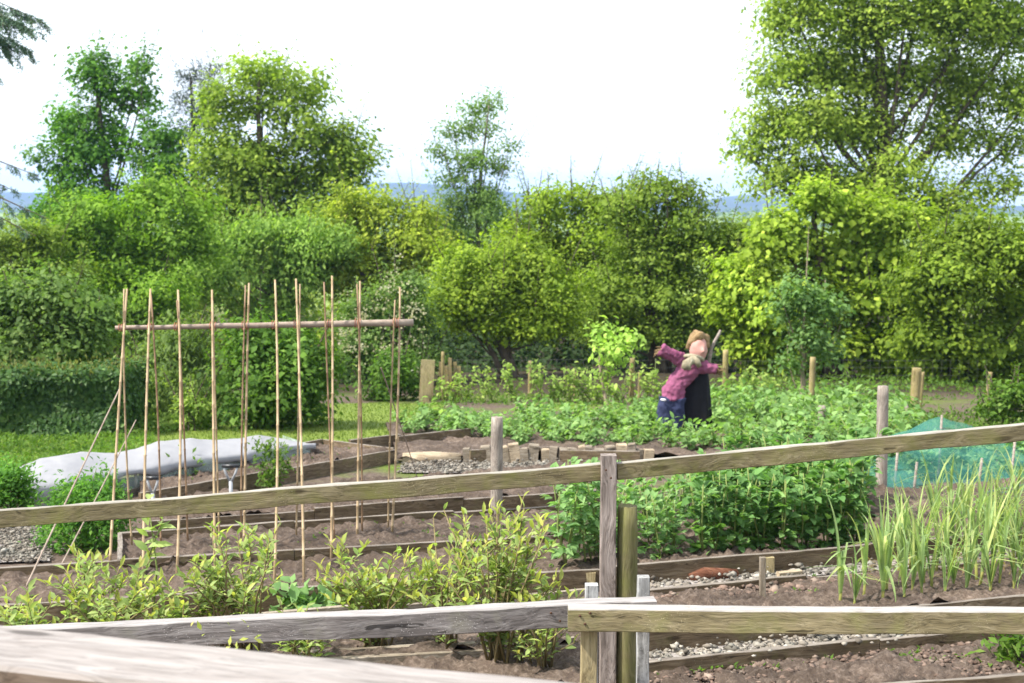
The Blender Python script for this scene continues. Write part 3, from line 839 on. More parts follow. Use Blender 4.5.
T('dogwood_shrub', 'low russet tinged shrub on the lawn before the arching one', 'bush', 192, 21.4,
  [(190, 410, 16, 12), (180, 420, 12, 9), (203, 418, 10, 9)], 'rasp', 900, leaf=0.07, clump=0.2, trunk_r=0.03, stems=3)

# larch hanging in from the left, its trunk outside the frame
root = empty('larch_tree', GX(-150, 26), 'larch whose drooping sprays hang in at the top left corner', 'tree')
wood = MB()
bx = (-150 - 512) / F * 26
wood.tube([(bx, 26, gz(bx, 26)), (bx + .1, 26, 3), (bx, 26.1, 7), (bx + .1, 26, 12)], [.28, .22, .15, .05], 9)
geo = []
for (py0, ex, ey, nb) in [(10, 22, 24, 26), (30, 8, 44, 22), (0, 40, 20, 16), (50, -8, 66, 16), (20, 30, 50, 12), (165, 38, 176, 7), (172, 12, 190, 7), (190, 50, 220, 5), (200, 36, 236, 5)]:
    a0 = P(-150, py0 - 20, 26); b0 = P(ex, ey, 26 + RNG.uniform(-1, 1)); mid = a0 * .4 + b0 * .6 + np.array([0, 0, .30])
    wood.tube([a0, mid, b0], [.04, .02, .005], 5, cap=False)
    for k in range(nb):
        t = 0.62 + 0.38 * (k + RNG.random()) / nb
        q = (1 - t) ** 2 * a0 + 2 * t * (1 - t) * mid + t * t * b0
        ln = RNG.uniform(.25, .62) * (1 if py0 < 100 else .6)
        e = q + np.array([RNG.uniform(.1, .65) * ln, RNG.normal(0, .15), -RNG.uniform(.35, 1.0) * ln])
        wood.tube([q, (q + e) / 2 + np.array([.05, 0, 0]), e], [.007, .005, .002], 4, cap=False)
        m_ = int(200 * ln) + 10
        tt = RNG.random((m_, 1))
        pos = q * (1 - tt) + e * tt + RNG.normal(0, .022, (m_, 3))
        geo.append(leaf_geo(pos, rnd_unit(m_) + np.array([.4, 0, -.5]), rnd_unit(m_), RNG.uniform(.05, .10, m_), .018, DIAMOND))
wood.build('trunk', M['bark'], root)
leaf_obj('crown', geo, M['larch'], root)

# clipped hedge
hx0, hx1 = (-60 - 512) / F * 20.6, (121 - 512) / F * 20.6
hz0 = gz(0, 20.6); hz1 = P(60, 370, 21)[2]
root = empty('clipped_hedge', ((hx0 + hx1) / 2, 21.2, hz0), 'clipped dark green hedge with a flat top at the left', 'hedge')
n = 13000
u_ = RNG.random(n); pos = np.zeros((n, 3)); Nn = np.zeros((n, 3))
fr = RNG.random(n)
front = fr < .62; top = (fr >= .62) & (fr < .82); side = fr >= .82
X = RNG.uniform(hx0, hx1, n); Yv = RNG.uniform(20.4, 22.0, n); Z = RNG.uniform(hz0, hz1, n)
j = np.abs(RNG.normal(0, .07, n))
bul = np.array([0.24 * noise.noise(Vector((x * 1.6, 0, z * 1.6))) for x, z in zip(X, Z)])
pos[:, 0] = np.where(side, hx1 - j + bul * .6, X); pos[:, 1] = np.where(front, 20.4 + j + bul, Yv); pos[:, 2] = np.where(top, hz1 - j * .7 + bul * .5, Z)
Nn[:, 1] = np.where(front, -1, 0); Nn[:, 2] = np.where(top, 1, .35); Nn[:, 0] = np.where(side, 1, 0)
Nn = unit(Nn + .6 * rnd_unit(n))
hg1 = [leaf_geo(pos, np.cross(Nn, rnd_unit(n)), Nn, RNG.uniform(.05, .12, n), RNG.uniform(.035, .07, n), OVATE)]
n = 420
pos = np.column_stack([RNG.uniform(hx0, hx1, n), RNG.uniform(20.35, 21.9, n), hz1 + np.abs(RNG.normal(0, .09, n)) - .04])
hg2 = [leaf_geo(pos, np.array([0, 0, 1]) + .6 * rnd_unit(n), rnd_unit(n), .07, .03, DIAMOND)]
leaf_obj2('foliage', hg1, M['hedge'], hg2, M['hedge_new'], root)
mb = MB()
for k in range(9):
    x = hx0 + (hx1 - hx0) * (k + .5) / 9
    mb.tube([(x, 21.2, hz0 - .05), (x + .05, 21.2, hz0 + .5), (x - .06, 21.25, hz1 - .15)], [.04, .03, .015], 5)
mb.build('stem', M['bark'], root)


# far woods behind the garden: one mass, plus far hedgerow trees on the fields
def lump_mass(name, spec, mat, label, leaf):
    geo = []
    for (px, py, Y, rpx, n) in spec:
        c = P(px, py, Y); r = rpx * Y / F
        nc = max(3, n // 14)
        dr = rnd_unit(nc); dr[:, 2] = np.abs(dr[:, 2]) * 1.0 - .15
        cc = c + dr * r * RNG.uniform(.55, 1, (nc, 1)) * np.array([1, 1, .8])
        ii = np.repeat(np.arange(nc), 14)
        pos = cc[ii] + RNG.normal(0, .16 * r + .02, (len(ii), 3))
        Nq = unit(np.array([0, -.2, .6]) + .6 * dr[ii] + .7 * rnd_unit(len(ii)))
        ls = leaf * Y / F * RNG.uniform(.6, 1.4, len(ii))
        geo.append(leaf_geo(pos, np.cross(Nq, rnd_unit(len(ii))), Nq, ls, ls * .7, DIAMOND))
    return tag(leaf_obj(name, geo, mat, None), label, None, None, 'stuff')


spec = []
for px in range(-120, 1150, 24):
    spec.append((px + RNG.uniform(-8, 8), 262 + RNG.uniform(-10, 14), 62 + RNG.uniform(-6, 12), 34, 340))
    spec.append((px + RNG.uniform(-8, 8), 310 + RNG.uniform(-10, 14), 55 + RNG.uniform(-6, 6), 36, 280))
for px in range(-120, 1150, 22):
    spec.append((px + RNG.uniform(-8, 8), 345 + RNG.uniform(-8, 8), 45 + RNG.uniform(-3, 4), 27, 260))
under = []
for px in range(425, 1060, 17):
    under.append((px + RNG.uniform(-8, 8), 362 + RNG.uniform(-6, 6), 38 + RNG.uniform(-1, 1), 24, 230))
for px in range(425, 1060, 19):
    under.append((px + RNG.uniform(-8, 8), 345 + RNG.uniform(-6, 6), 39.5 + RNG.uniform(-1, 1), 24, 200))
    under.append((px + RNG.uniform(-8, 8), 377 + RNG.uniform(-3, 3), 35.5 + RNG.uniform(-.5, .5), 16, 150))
lump_mass('undergrowth', under, M['painted_shade_leaf'], 'undergrowth below the trees with deep shade put into its leaf colour', 5)
spec = [q for q in spec if not (q[0] < 60 and q[1] < 290)]
lump_mass('woods', spec, M['hazel'], 'belt of mixed trees behind the garden', 6)
spec = []
for k in range(95):
    Y = RNG.uniform(260, 1500); px = RNG.uniform(-150, 1150)
    zt = far_z((px - 512) / F * Y, Y) + 3
    py = 215 + (3 - zt) / Y * F
    spec.append((px, py, Y, 4.5 * F / Y, 90))
for Y in (480, 760, 1080, 1500, 2000):
    for px in np.arange(-150, 1150, 9):
        if RNG.random() < .75:
            zt = far_z((px - 512) / F * Y, Y) + 2
            spec.append((px + RNG.uniform(-4, 4), 215 + (3 - zt) / Y * F, Y + RNG.uniform(-20, 20), 3.4 * F / Y * RNG.uniform(.6, 1.5), 42))
lump_mass('woodland', spec, M['far_leaf'], 'far hedgerows and trees on the valley fields', 2.2)

# ------------------------------------------------------------------ raised beds
def soil_obj(parent, quad, drop, mat, seedk=0, rough=0.03, res=0.032, name='soil'):
    a, b, c, d = [np.array(q, float) for q in quad]
    L1 = np.linalg.norm(b - a); L2 = np.linalg.norm(d - a)
    nx = int(min(260, max(6, L1 / res))); ny = int(min(140, max(6, L2 / res)))
    V = []
    off = wloc(parent)
    for jj in range(ny):
        for i in range(nx):
            s_, t_ = i / (nx - 1), jj / (ny - 1)
            p = (a * (1 - s_) + b * s_) * (1 - t_) + (d * (1 - s_) + c * s_) * t_
            q = Vector((p[0], p[1], 0))
            h = rough * (1.3 * noise.noise(q * 2.1) + 1.1 * noise.noise(q * 7.0) + 1.1 * abs(noise.noise(q * 13.0)) + .8 * noise.noise(q * 27.0) + .35 * RNG.random())
            V.append((p[0] - off[0], p[1] - off[1], p[2] - drop + h - off[2]))
    idx = np.arange(nx * ny).reshape(ny, nx)
    Q = np.stack([idx[:-1, :-1], idx[:-1, 1:], idx[1:, 1:], idx[1:, :-1]], -1).reshape(-1, 4)
    me = np_mesh(name, np.array(V), [Q]); me.polygons.foreach_set('use_smooth', [True] * len(Q))
    return link(name, me, mat, parent)


BH = 0.17


def bed(label, front, back, fb=2, bb=2, ends=(False, False), drop=0.05, h=BH, hb=None, mat='board', rough=0.04, th=0.04, soil='soil'):
    hb = hb or h
    f0, f1 = [G(*p, h) for p in front]; b0, b1 = [G(*p, hb) for p in back]
    root = empty('raised_bed', ((f0 + f1) / 2 - np.array([0, 0, h])), label, 'raised bed', 'timber edged vegetable beds')
    def line(p, q, nb):
        for k in range(nb):
            s0 = p + (q - p) * (k / nb) ; s1 = p + (q - p) * ((k + 1) / nb - 0.006 / max(1e-3, np.linalg.norm(q - p)))
            jz = np.array([0, 0, RNG.uniform(-.012, .012)])
            board('board', s0 + jz, s1 + jz + np.array([0, 0, RNG.uniform(-.01, .01)]), th, h + .06, M[mat], root, wob=.008, bev=.003)
    if fb: line(f0, f1, fb)
    if bb: line(b0, b1, bb)
    inw = lambda p, q: p + (q - p) / np.linalg.norm(q - p) * .035
    if ends[0]: line(inw(f0, b0), inw(b0, f0), 1)
    if ends[1]: line(inw(f1, b1), inw(b1, f1), 1)
    soil_obj(root, (f0, f1, b1, b0), drop, M[soil], rough=rough)
    return root


bed('bare dug bed in the bottom right corner', [(600, 705), (1090, 668)], [(640, 664), (1090, 620)], 2, 2, drop=.07, h=.12)
bed('long bed of leeks below the gravel strip at right', [(636, 629), (1090, 588)], [(642, 591), (1090, 551)], 2, 3, drop=.05, h=.24, hb=.13)
bed('bed of tall broad beans', [(612, 566), (1090, 525)], [(600, 506), (1060, 470)], 2, 0, drop=.07, h=.24)
bed('bed under the bamboo bean frame', [(-60, 607), (600, 568)], [(-60, 571), (600, 531)], 4, 4, drop=.085, hb=.21)
bed('bare strip bed just behind the bean frame', [(120, 561), (600, 531)], [(120, 533), (600, 502)], 0, 3, ends=(True, False), drop=.06, h=.21)
bed('bare bed behind the tall front rail', [(150, 520), (600, 489)], [(150, 498), (600, 458)], 3, 0, drop=.03)
bed('narrow bare bed in front of the white fleece', [(140, 493), (396, 449)], [(140, 476), (322, 440)], 2, 1, ends=(False, True), drop=.06)
bed('blueberry bed along the front fence', [(-60, 700), (590, 672)], [(-60, 640), (596, 588)], 0, 3, drop=.08, mat='board_pale', h=.14)
bed('low board edged strip under the grey rail', [(300, 662), (575, 645)], [(300, 652), (575, 637)], 1, 1, drop=.02, h=.10, mat='board_pale')

# potato beds
f0 = G(398, 452, .17); f1 = G(905, 449, .17); b0 = G(385, 418, .1); b1 = G(830, 402, .1)
root = empty('raised_bed', (f0 + f1) / 2 - np.array([0, 0, .17]), 'wide bed full of potatoes round the scarecrow', 'raised bed', 'timber edged vegetable beds')
soil_obj(root, (f0, f1, b1, b0), .08, M['soil'], res=.09, rough=.05)
for (p, q) in [((398, 436), (470, 428)), ((575, 421), (645, 411)), ((470, 450), (560, 446)), ((560, 450), (640, 451)), ((440, 414), (480, 412)), ((350, 440), (400, 434))]:
    board('board', G(*p, .2), G(*q, .2), .04, .22, M['board'], root, wob=.01)

# log edging before the potatoes
root = empty('log_edging', G(520, 464), 'edging of upright split logs in front of the potatoes', 'log edging')
a0 = G(403, 459, .07); a1 = G(461, 459, .07)
mb = MB(); mb.tube([a0, a0 * .5 + a1 * .5 + np.array([0, 0, .01]), a1], [.08, .085, .075], 10); 
mb.build('fallen_log', M['log'], root)
px = 463
while px < 645:
    w = RNG.uniform(7, 11.5)
    b_ = G(px + w / 2, 465)
    hh = RNG.uniform(.2, .27)
    if RNG.random() > .06:
        wm = w * b_[1] / F
        bb_ = board('upright_log', b_ + np.array([-wm * .46, 0, hh]), b_ + np.array([wm * .46, RNG.uniform(-.02, .02), hh + RNG.uniform(-.02, .02)]), .11, hh + .03, M['log' if RNG.random() < .3 else 'board_pale'], root, seg=3, wob=.02, bev=.012)
    px += w + .6


# ------------------------------------------------------------------ gravel (stuff) and paths
OCT = (np.array([(1, 0, 0), (0, 1, 0), (-1, 0, 0), (0, -1, 0), (0, 0, 1), (0, 0, -1), (.62, .62, .62), (-.62, .62, .5), (.6, -.6, .55), (-.6, -.6, .6)], float),
       np.array([(0, 6, 4), (6, 1, 4), (1, 7, 4), (7, 2, 4), (2, 9, 4), (9, 3, 4), (3, 8, 4), (8, 0, 4), (0, 1, 6), (1, 2, 7), (2, 3, 9), (3, 0, 8), (1, 0, 5), (2, 1, 5), (3, 2, 5), (0, 3, 5)]))


def stones(pts, size):
    n = len(pts); T_, Fc = OCT
    a = RNG.random(n) * 6.28
    S = size * np.minimum(2.4, np.exp(RNG.normal(-.25, .45, (n, 1, 1)))) * np.concatenate([RNG.uniform(.8, 1.3, (n, 1, 1)), RNG.uniform(.6, 1.0, (n, 1, 1)), RNG.uniform(.45, .8, (n, 1, 1))], -1)
    V = T_[None] * S * (1 + RNG.uniform(-.28, .28, (n, len(T_), 1)))
    ca, sa = np.cos(a)[:, None], np.sin(a)[:, None]
    x = V[..., 0] * ca - V[..., 1] * sa; y = V[..., 0] * sa + V[..., 1] * ca
    V = np.stack([x, y, V[..., 2]], -1) + pts[:, None, :]
    Fq = (np.arange(n) * len(T_))[:, None, None] + Fc[None]
    return V.reshape(-1, 3), [Fq.reshape(-1, 3)]


def gravel(label, quad, n, size, lift=0.03, k=.02, level=0.0):
    poly = [G(*q, level) for q in quad]
    lift += level
    sheet('gravel_path', poly, .02 + level, M['path_dirt'], label)
    p = scatter_quad(poly, n); p[:, 2] += lift + RNG.uniform(-.01, k, n)
    p[:, :2] += RNG.normal(0, .025, (n, 2))
    ns = n // 14; st_ = p[RNG.integers(0, n, ns)].copy(); st_[:, :2] += RNG.normal(0, .12, (ns, 2)); st_[:, 2] += .045; p = np.concatenate([p, st_])
    return [stones(p, size)]


gg = []
gg += gravel('gravel strip between the dug bed and the leek bed', [(640, 668), (1090, 624), (1090, 606), (640, 648)], 3600, .019, .012, .02, .075)
gg += gravel('gravel strip between the leek bed and the beans', [(640, 594), (1090, 553), (1090, 539), (640, 580)], 2600, .019, .012, .02, .075)
gg += gravel('gravel patch before the log edging', [(400, 474), (640, 476), (640, 463), (408, 463)], 5200, .017, .03)
gg += gravel('gravel at the left edge', [(-40, 566), (50, 563), (40, 520), (-40, 525)], 4200, .0145, .03)
gg += gravel('gravel path behind the leeks', [(860, 520), (1090, 512), (1090, 500), (880, 503)], 1600, .024, .03)
tag(leaf_obj('gravel', gg, M['stone'], None), 'pale loose gravel between the beds', None, None, 'stuff')
# clods on the beds
cl = []
for quad, n, sz, lv in [([(600, 700), (1090, 668), (1090, 626), (645, 668)], 2600, .017, .055), ([(650, 612), (850, 596), (850, 578), (650, 594)], 800, .020, .10),
                    ([(850, 602), (1060, 590), (1060, 556), (850, 578)], 600, .015, .10), ([(0, 602), (580, 566), (580, 540), (0, 575)], 1100, .014, .10),
                    ([(170, 548), (580, 518), (580, 506), (170, 538)], 500, .014, .13), ([(150, 512), (590, 480), (590, 466), (150, 502)], 800, .018, .12), ([(140, 488), (390, 449), (340, 445), (140, 476)], 500, .018, .11),
                    ([(0, 660), (560, 640), (560, 610), (0, 640)], 350, .014, .06)]:
    p = scatter_quad([G(*q, lv) for q in quad], n); p[:, 2] += lv + RNG.uniform(-.015, .012, n)
    cl.append(stones(p, sz))
for (px, py, r) in [(775, 592, .05), (811, 589, .04), (670, 598, .035), (868, 654, .03), (850, 592, .03), (700, 600, .03), (740, 598, .026)]:
    cl.append(stones(np.array([G(px, py, .10)]) + np.array([0, 0, .01]), r))
tag(leaf_obj('soil_clods', cl, M['clod'], None), 'lumps of dry soil on the beds', None, None, 'stuff')

# ------------------------------------------------------------------ front fences
Yp = 7.0
pb = GX(609, Yp); pt = P(609, 456, Yp)
root = empty('rail_fence', (pb[0], pb[1], gz(pb[0], Yp)), 'mossy upper rail fence nailed to a square grey post', 'fence')
board('post', P(609, 456, Yp + .04) * np.array([1, 1, 1]) , np.array([P(609, 456, Yp + .04)[0], Yp + .04, gz(0, Yp) - .2]), .078, .078, M['post_grey'], root, up=(0, -1, 0), wob=.003)
for (p0, d0, p1, d1) in [((-70, 516.5), 6.72, (602, 463.5), 7.105), ((616, 462.5), 7.11, (1110, 415), 7.55)]:
    board('rail', P(*p0, d0), P(*p1, d1), .042, .087, M['rail_moss'], root, wob=.010)
for px, d0 in ((-60, 6.79), (1105, 7.6)):
    q = P(px, 500 if px < 0 else 408, d0)
    board('post', q, np.array([q[0], q[1], gz(q[0], q[1]) - .2]), .078, .078, M['post_grey'], root, up=(0, -1, 0), wob=.003)
q = P(627.5, 506, 7.1)
o = round_post('round_post', (q[0], q[1], gz(q[0], q[1]) - .2), q, .052, M['post_moss'], None, n=18, wob=.05)
tag(o, 'round mossy green post beside the square grey one', 'post')

q0 = P(589, 605, 5.95)
root = empty('handrail_fence', (q0[0], q0[1], gz(q0[0], q0[1])), 'lower fence with a grey left rail lapped behind a tan right rail', 'fence')
board('rail', P(-40, 630.5, 5.95), P(655, 598.5, 6.22), .085, .105, M['rail_grey'], root, wob=.009, endcut=(0, 0))['label'] = 'weathered grey rail'
board('rail', P(568, 606.5, 5.92), P(1110, 610, 5.88), .085, .098, M['rail_tan'], root, wob=.006)['label'] = 'tan rail with green stains'
q = P(592, 586, 6.22 + .10); board('post', q, np.array([q[0], q[1], gz(q[0], q[1]) - .2]), .058, .058, M['post_white'], root, up=(0, -1, 0))
q = P(589.5, 629, 5.95); board('post', q, np.array([q[0], q[1], gz(q[0], q[1]) - .2]), .070, .06, M['post_pine'], root, up=(0, -1, 0))['label'] = 'clean pine post'
q = P(644, 578, 6.35); board('post', q, np.array([q[0], q[1], gz(q[0], q[1]) - .2]), .055, .06, M['post_white'], root, up=(0, -1, 0))['label'] = 'flaking grey post'
q = P(1100, 612, 5.97); board('post', q, np.array([q[0], q[1], gz(q[0], q[1]) - .2]), .075, .06, M['post_pine'], root, up=(0, -1, 0))

# nail heads
def nail(px, py, d):
    q = P(px, py, d); mb = MB(); mb.tube([q, q + np.array([0, -.004, 0])], [.006, .005], 8); mb.build('nail', M['rust'], root)
for (px, py) in [(580, 616), (585, 624), (590, 613)]: nail(px, py, 5.875)
for (px, py) in [(551, 613), (560, 621)]: nail(px, py, 6.135)
root = [o for o in C.objects if o.name == 'rail_fence'][0]
for (px, py) in [(606, 470), (611, 478)]: nail(px, py, 6.998)

# foreground handrail plank
h_ = .86
def hp(px, py):
    u, dy, dz = ray(px, py); t = h_ / -dz
    return np.array([u * t, dy * t, CAMZ - h_])
bk0 = hp(0, 624); bk1 = hp(592, 683); fr0 = hp(0, 667)
dirv = unit(bk1 - bk0); wv = fr0 - bk0; w_ = np.linalg.norm(wv - dirv * np.dot(wv, dirv))
nv = np.cross(np.array([0, 0, 1.0]), dirv); nv = -nv if nv[1] > 0 else nv
c0 = bk0 + nv * w_ / 2 - dirv * .35; c1 = bk1 + nv * w_ / 2 + dirv * .5
root = empty('handrail', (c0[0], c0[1], gz(c0[0], c0[1])), 'broad bleached handrail plank across the bottom left corner', 'handrail')
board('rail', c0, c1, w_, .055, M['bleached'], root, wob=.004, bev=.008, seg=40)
for t in (.03, .97):
    q = c0 * (1 - t) + c1 * t; q = q - np.array([0, 0, .055])
    board('post', q, np.array([q[0], q[1], gz(q[0], q[1]) - .2]), .09, .09, M['post_pine'], root, up=(0, -1, 0))

# ------------------------------------------------------------------ loose posts in the garden
for (px, pyt, pyb, r, lab, m) in [
    (496, 417, 531, .055, 'grey round post standing in the mid garden before the log edging', 'garden_post'),
    (881, 386, 506, .058, 'tall round post by the left end of the teal netting', 'garden_post'),
    (821, 406, 441, .055, 'short pinkish post among the potatoes at right', 'garden_post')]:
    b_ = G(px, pyb); t_ = P(px + (1 if px != 881 else 2), pyt, b_[1])
    tag(round_post('garden_post', b_ - np.array([0, 0, .15]), t_, r, M[m], None), lab, 'post')
b_ = G(763, 602, .1); tag(board('stake', P(763, 558, b_[1]), b_, .04, .04, M['board_pale'], None, up=(0, -1, 0)), 'thin wooden stake at the near edge of the gravel strip', 'stake')
b_ = G(770, 579, .05); tag(board('stake', P(770, 558, b_[1]), b_ - np.array([0, 0, .05]), .07, .05, M['post_pine'], None, up=(0, -1, 0)), 'squat peg against the bean bed board', 'stake')
b_ = G(589, 592); tag(board('stake', P(589, 573, b_[1]), b_ - np.array([0, 0, .05]), .1, .05, M['post_pine'], None, up=(0, -1, 0)), 'stub of pale wood behind the lower rails', 'stake')
b_ = G(909, 428); mbq = MB(); mbq.tube([b_, P(906, 404, b_[1])], [.035, .03], 7); tag(mbq.build('stake', M['garden_post']), 'leaning grey stake behind the netting', 'stake')
b_ = G(803, 418); 
# tree stakes at the back
for (px, pt_, pb_, r, lab) in [(813, 357, 417, .05, 'stake tied beside the small blue green tree'), (917, 368, 413, .085, 'stout pole before the right edge bush'), (923, 372, 411, .03, 'thin pale pole beside the stout one')]:
    Yq = G(px, pb_)[1]
    tag(round_post('stake', GX(px, Yq, -.1), P(px, pt_, Yq), r, M['fence_post'], None, n=10), lab, 'stake')

# rotten log piece and offcut on the gravel strip
m_ = MB(); a0 = G(690, 578, .11); a1 = G(737, 573, .12)
m_.tube([a0, a0 * .7 + a1 * .3 + np.array([0, 0, .015]), a0 * .3 + a1 * .7 + np.array([0, 0, .0]), a1], [.035, .055, .05, .03], 9)
tag(m_.build('rotten_log', M['rotten']), 'red brown rotten log lying on the gravel strip', 'log')
tag(board('offcut', G(778, 572, .13), G(801, 570, .13), .05, .05, M['log'], None), 'pale timber offcut on the gravel beside the stake', 'timber')

# ------------------------------------------------------------------ back wire fence
YF = 27.0
root = empty('wire_fence', GX(560, YF), 'wire fence on weathered posts along the back of the garden', 'fence')
for (px, pt_, r, dY) in [(442, 352, .045, 0), (530, 361, .055, 0), (632, 358, .07, -.6), (640, 372, .05, .1), (726, 350, .075, -.3), (760, 376, .05, .6), (575, 372, .04, .4), (990, 372, .06, 0)]:
    Yq = YF + dY
    round_post('post', GX(px, Yq, -.15), P(px + RNG.uniform(-1, 1), pt_, Yq), r * .72, M['fence_post'], root, n=9)
mb = MB()
for h in (.15, .3, .45, .6, .75):
    mb.tube([GX(px, YF, h + RNG.uniform(-.02, .02)) for px in range(440, 1000, 40)], .0025, 4)
for px in np.arange(440, 990, 9):
    mb.tube([GX(px, YF, .05), GX(px, YF, .76)], .0015, 3)
mb.build('wire_mesh', M['wire'], root)
# paling gate and leaning slab
root = empty('paling_gate', GX(452, 27.2), 'narrow gate of upright palings at the left end of the back fence', 'gate')
for (px, pt_) in [(441, 362), (446, 366), (450, 358), (455, 362), (459, 366)]:
    q = P(px, pt_, 27.1)
    board('paling', q, GX(px, 27.1, -.05), .07, .03, M['fence_post'], root, up=(0, -1, 0))
board('crossbar', P(438, 372, 27.15), P(462, 371, 27.15), .03, .06, M['fence_post'], root)
q = P(428, 360, 26.5)
tag(board('wooden_slab', q, GX(425, 26.5, -.05), .26, .05, M['post_pine'], None, up=(0, -1, 0)), 'leaning pale wooden slab beside the palings', 'slab')

# raspberry canes along the back fence
def cane_plant(px, Y, h, label, n=5, group='leafy canes along the back fence'):
    b_ = GX(px, Y); root = empty('raspberry_canes', b_, label, 'plant', group)
    mb = MB(); geo = []
    for k in range(n):
        e = b_ + np.array([RNG.normal(0, .16), RNG.normal(0, .12), h * RNG.uniform(.65, 1.1)])
        s0 = b_ + np.array([RNG.normal(0, .06), RNG.normal(0, .05), -.02])
        mb.tube([s0, s0 * .5 + e * .5 + RNG.normal(0, .02, 3), e], [.009, .007, .004], 4)
        m_ = 26; tt = RNG.uniform(.25, 1.05, (m_, 1)); pos = s0 * (1 - tt) + e * tt + RNG.normal(0, .035, (m_, 3))
        N = unit(np.array([0, -.3, .7]) + .6 * rnd_unit(m_)); geo.append(leaf_geo(pos, np.cross(N, rnd_unit(m_)) + np.array([0, 0, -.2]), N, RNG.uniform(.06, .11, m_), .055, OVATE))
    mb.build('stem', M['stem'], root); leaf_obj('foliage', geo, M['rasp'], root)


for px, Y, h in [(468, 26.4, .62), (490, 26.2, .75), (512, 26.4, .7), (537, 26.3, .7), (555, 26.4, .55), (570, 26.2, .65), (588, 26.3, .7), (600, 26.1, .5), (622, 26.2, .6), (650, 26.3, .75), (662, 26.1, .6), (738, 26, .7), (755, 26.2, .6), (775, 26, .6), (450, 26.3, .5)]:
    cane_plant(px, Y, h, 'leafy young cane plant along the foot of the wire fence')

# weeds and low ground cover
geo = []
def weed_patch(poly, n, leaf, hmax):
    p = scatter_quad([GX(*q) for q in poly], n)
    hh = np.array([max(0, noise.noise(Vector((q[0] * 1.3, q[1] * 1.3, 5))) + .45) for q in p])
    p[:, 2] += RNG.random(n) * hmax * hh
    N = unit(np.array([0, -.2, .7]) + .7 * rnd_unit(n))
    geo.append(leaf_geo(p, np.cross(N, rnd_unit(n)) + np.array([0, 0, .3]), N, leaf * RNG.uniform(.6, 1.4, n), leaf * .45, DIAMOND))
weed_patch([(-60, 16.6), (150, 17.6), (150, 20.8), (-60, 20.2)], 6000, .07, .13)
weed_patch([(700, 28.4), (1100, 28.4), (1100, 32), (760, 32)], 2600, .10, .25)
weed_patch([(120, 20.5), (215, 21.5), (215, 25), (120, 25)], 2600, .09, .3)
weed_patch([(430, 25.6), (800, 25.6), (1020, 27.6), (430, 27.6)], 3400, .07, .22)
weed_patch([(395, 22), (460, 23), (460, 25), (395, 25)], 400, .05, .08)
weed_patch([(880, 17.5), (1080, 17.5), (1080, 24), (860, 24)], 4200, .08, .28)
bw = []
for quad, n, lv in [([(0, 600), (580, 566), (580, 536), (0, 572)], 90, .12), ([(150, 512), (590, 482), (590, 466), (150, 502)], 80, .13), ([(645, 676), (1060, 655), (1060, 630), (650, 668)], 40, .06), ([(650, 610), (1060, 585), (1060, 556), (650, 592)], 45, .10), ([(140, 488), (390, 449), (340, 445), (140, 476)], 70, .11), ([(300, 552), (590, 530), (590, 508), (300, 530)], 50, .15)]:
    p = np.repeat(scatter_quad([G(*q, lv) for q in quad], n), 7, 0); p[:, 2] += lv
    p[:, :2] += RNG.normal(0, .018, (len(p), 2)); N = unit(np.array([0, 0, 1]) + .6 * rnd_unit(len(p)))
    geo.append(leaf_geo(p, np.cross(N, rnd_unit(len(p))) + np.array([0, 0, .3]), N, RNG.uniform(.02, .05, len(p)), .016, DIAMOND))
tag(leaf_obj('ground_cover', geo, M['weeds'], None), 'low leafy weeds along the fence, below the hedge and on the beds', None, None, 'stuff')

# ------------------------------------------------------------------ bean frame of bamboo canes
bar0 = P(115, 328, 11.15); bar1 = P(413, 322.5, 11.75)
root = empty('bean_trellis', GX(264, 11.4), 'row of tall bamboo canes crossed over a horizontal pole', 'bean trellis')
mb = MB()
n = 14
pts_ = [bar0 + (bar1 - bar0) * i / n + np.array([0, 0, .006 * noise.noise(Vector((i * .7, 0, 0)))]) for i in range(n + 1)]
mb.tube(pts_, [.017 + .013 * i / n for i in range(n + 1)], 9)
mb.build('crossbar', M['pole'], root)


def cane(pts, r, m):
    mb = MB(); L = []
    a, b = np.array(pts[0]), np.array(pts[1])
    k = 12; V = []; rr = []
    bow = RNG.normal(0, .012, 3); bow[2] = 0
    for i in range(k + 1):
        t = i / k
        p = a * (1 - t) + b * t + bow * 4 * t * (1 - t)
        V.append(p); rr.append(r * (1 - .25 * t))
        if 0 < i < k:   # node ring
            dd = (b - a) / np.linalg.norm(b - a)
            V.append(p + dd * .006); rr.append(r * (1 - .25 * t) * 1.35)
            V.append(p + dd * .012); rr.append(r * (1 - .25 * t) * .97)
    mb.tube(V, rr, 7)
    return mb.build('cane', M[m], root)


# (x at bar, x at top, y top, x at foot) front row then back row
front_c = [(122, 127, 289, 109, 582), (151, 150.5, 289, 143, 585), (177.5, 178, 290, 176.5, 583), (213, 212, 290, 215, 581), (245, 249, 283, 244, 560), (275, 275, 280, 274, 588), (297, 296, 279, 304, 585), (328, 332, 276, 331, 568), (358, 360, 281, 357, 552), (396, 400, 287, 391, 548)]
back_c = [(124, 124, 289, 133, 558), (152, 151, 295, 161, 560), (178, 177, 300, 188, 555), (214, 212.5, 300, 220, 558), (246, 245.5, 285, 241, 556), None, (299, 300, 284, 296, 548), (327, 324, 282, 335, 552), (357.5, 357, 284, 362, 545), (394, 395, 300, 388, 540)]
for i, cdat in enumerate(front_c):
    xb, xt, yt, xf, yf = cdat
    fx = (xb - 115) / 298; Yb = 11.15 + .6 * fx
    foot = G(xf, yf, .06); m_ = P(xb, 325, Yb - .03)
    top = P(xt, yt, Yb + .06)
    cane((foot, top), .0112, 'cane')
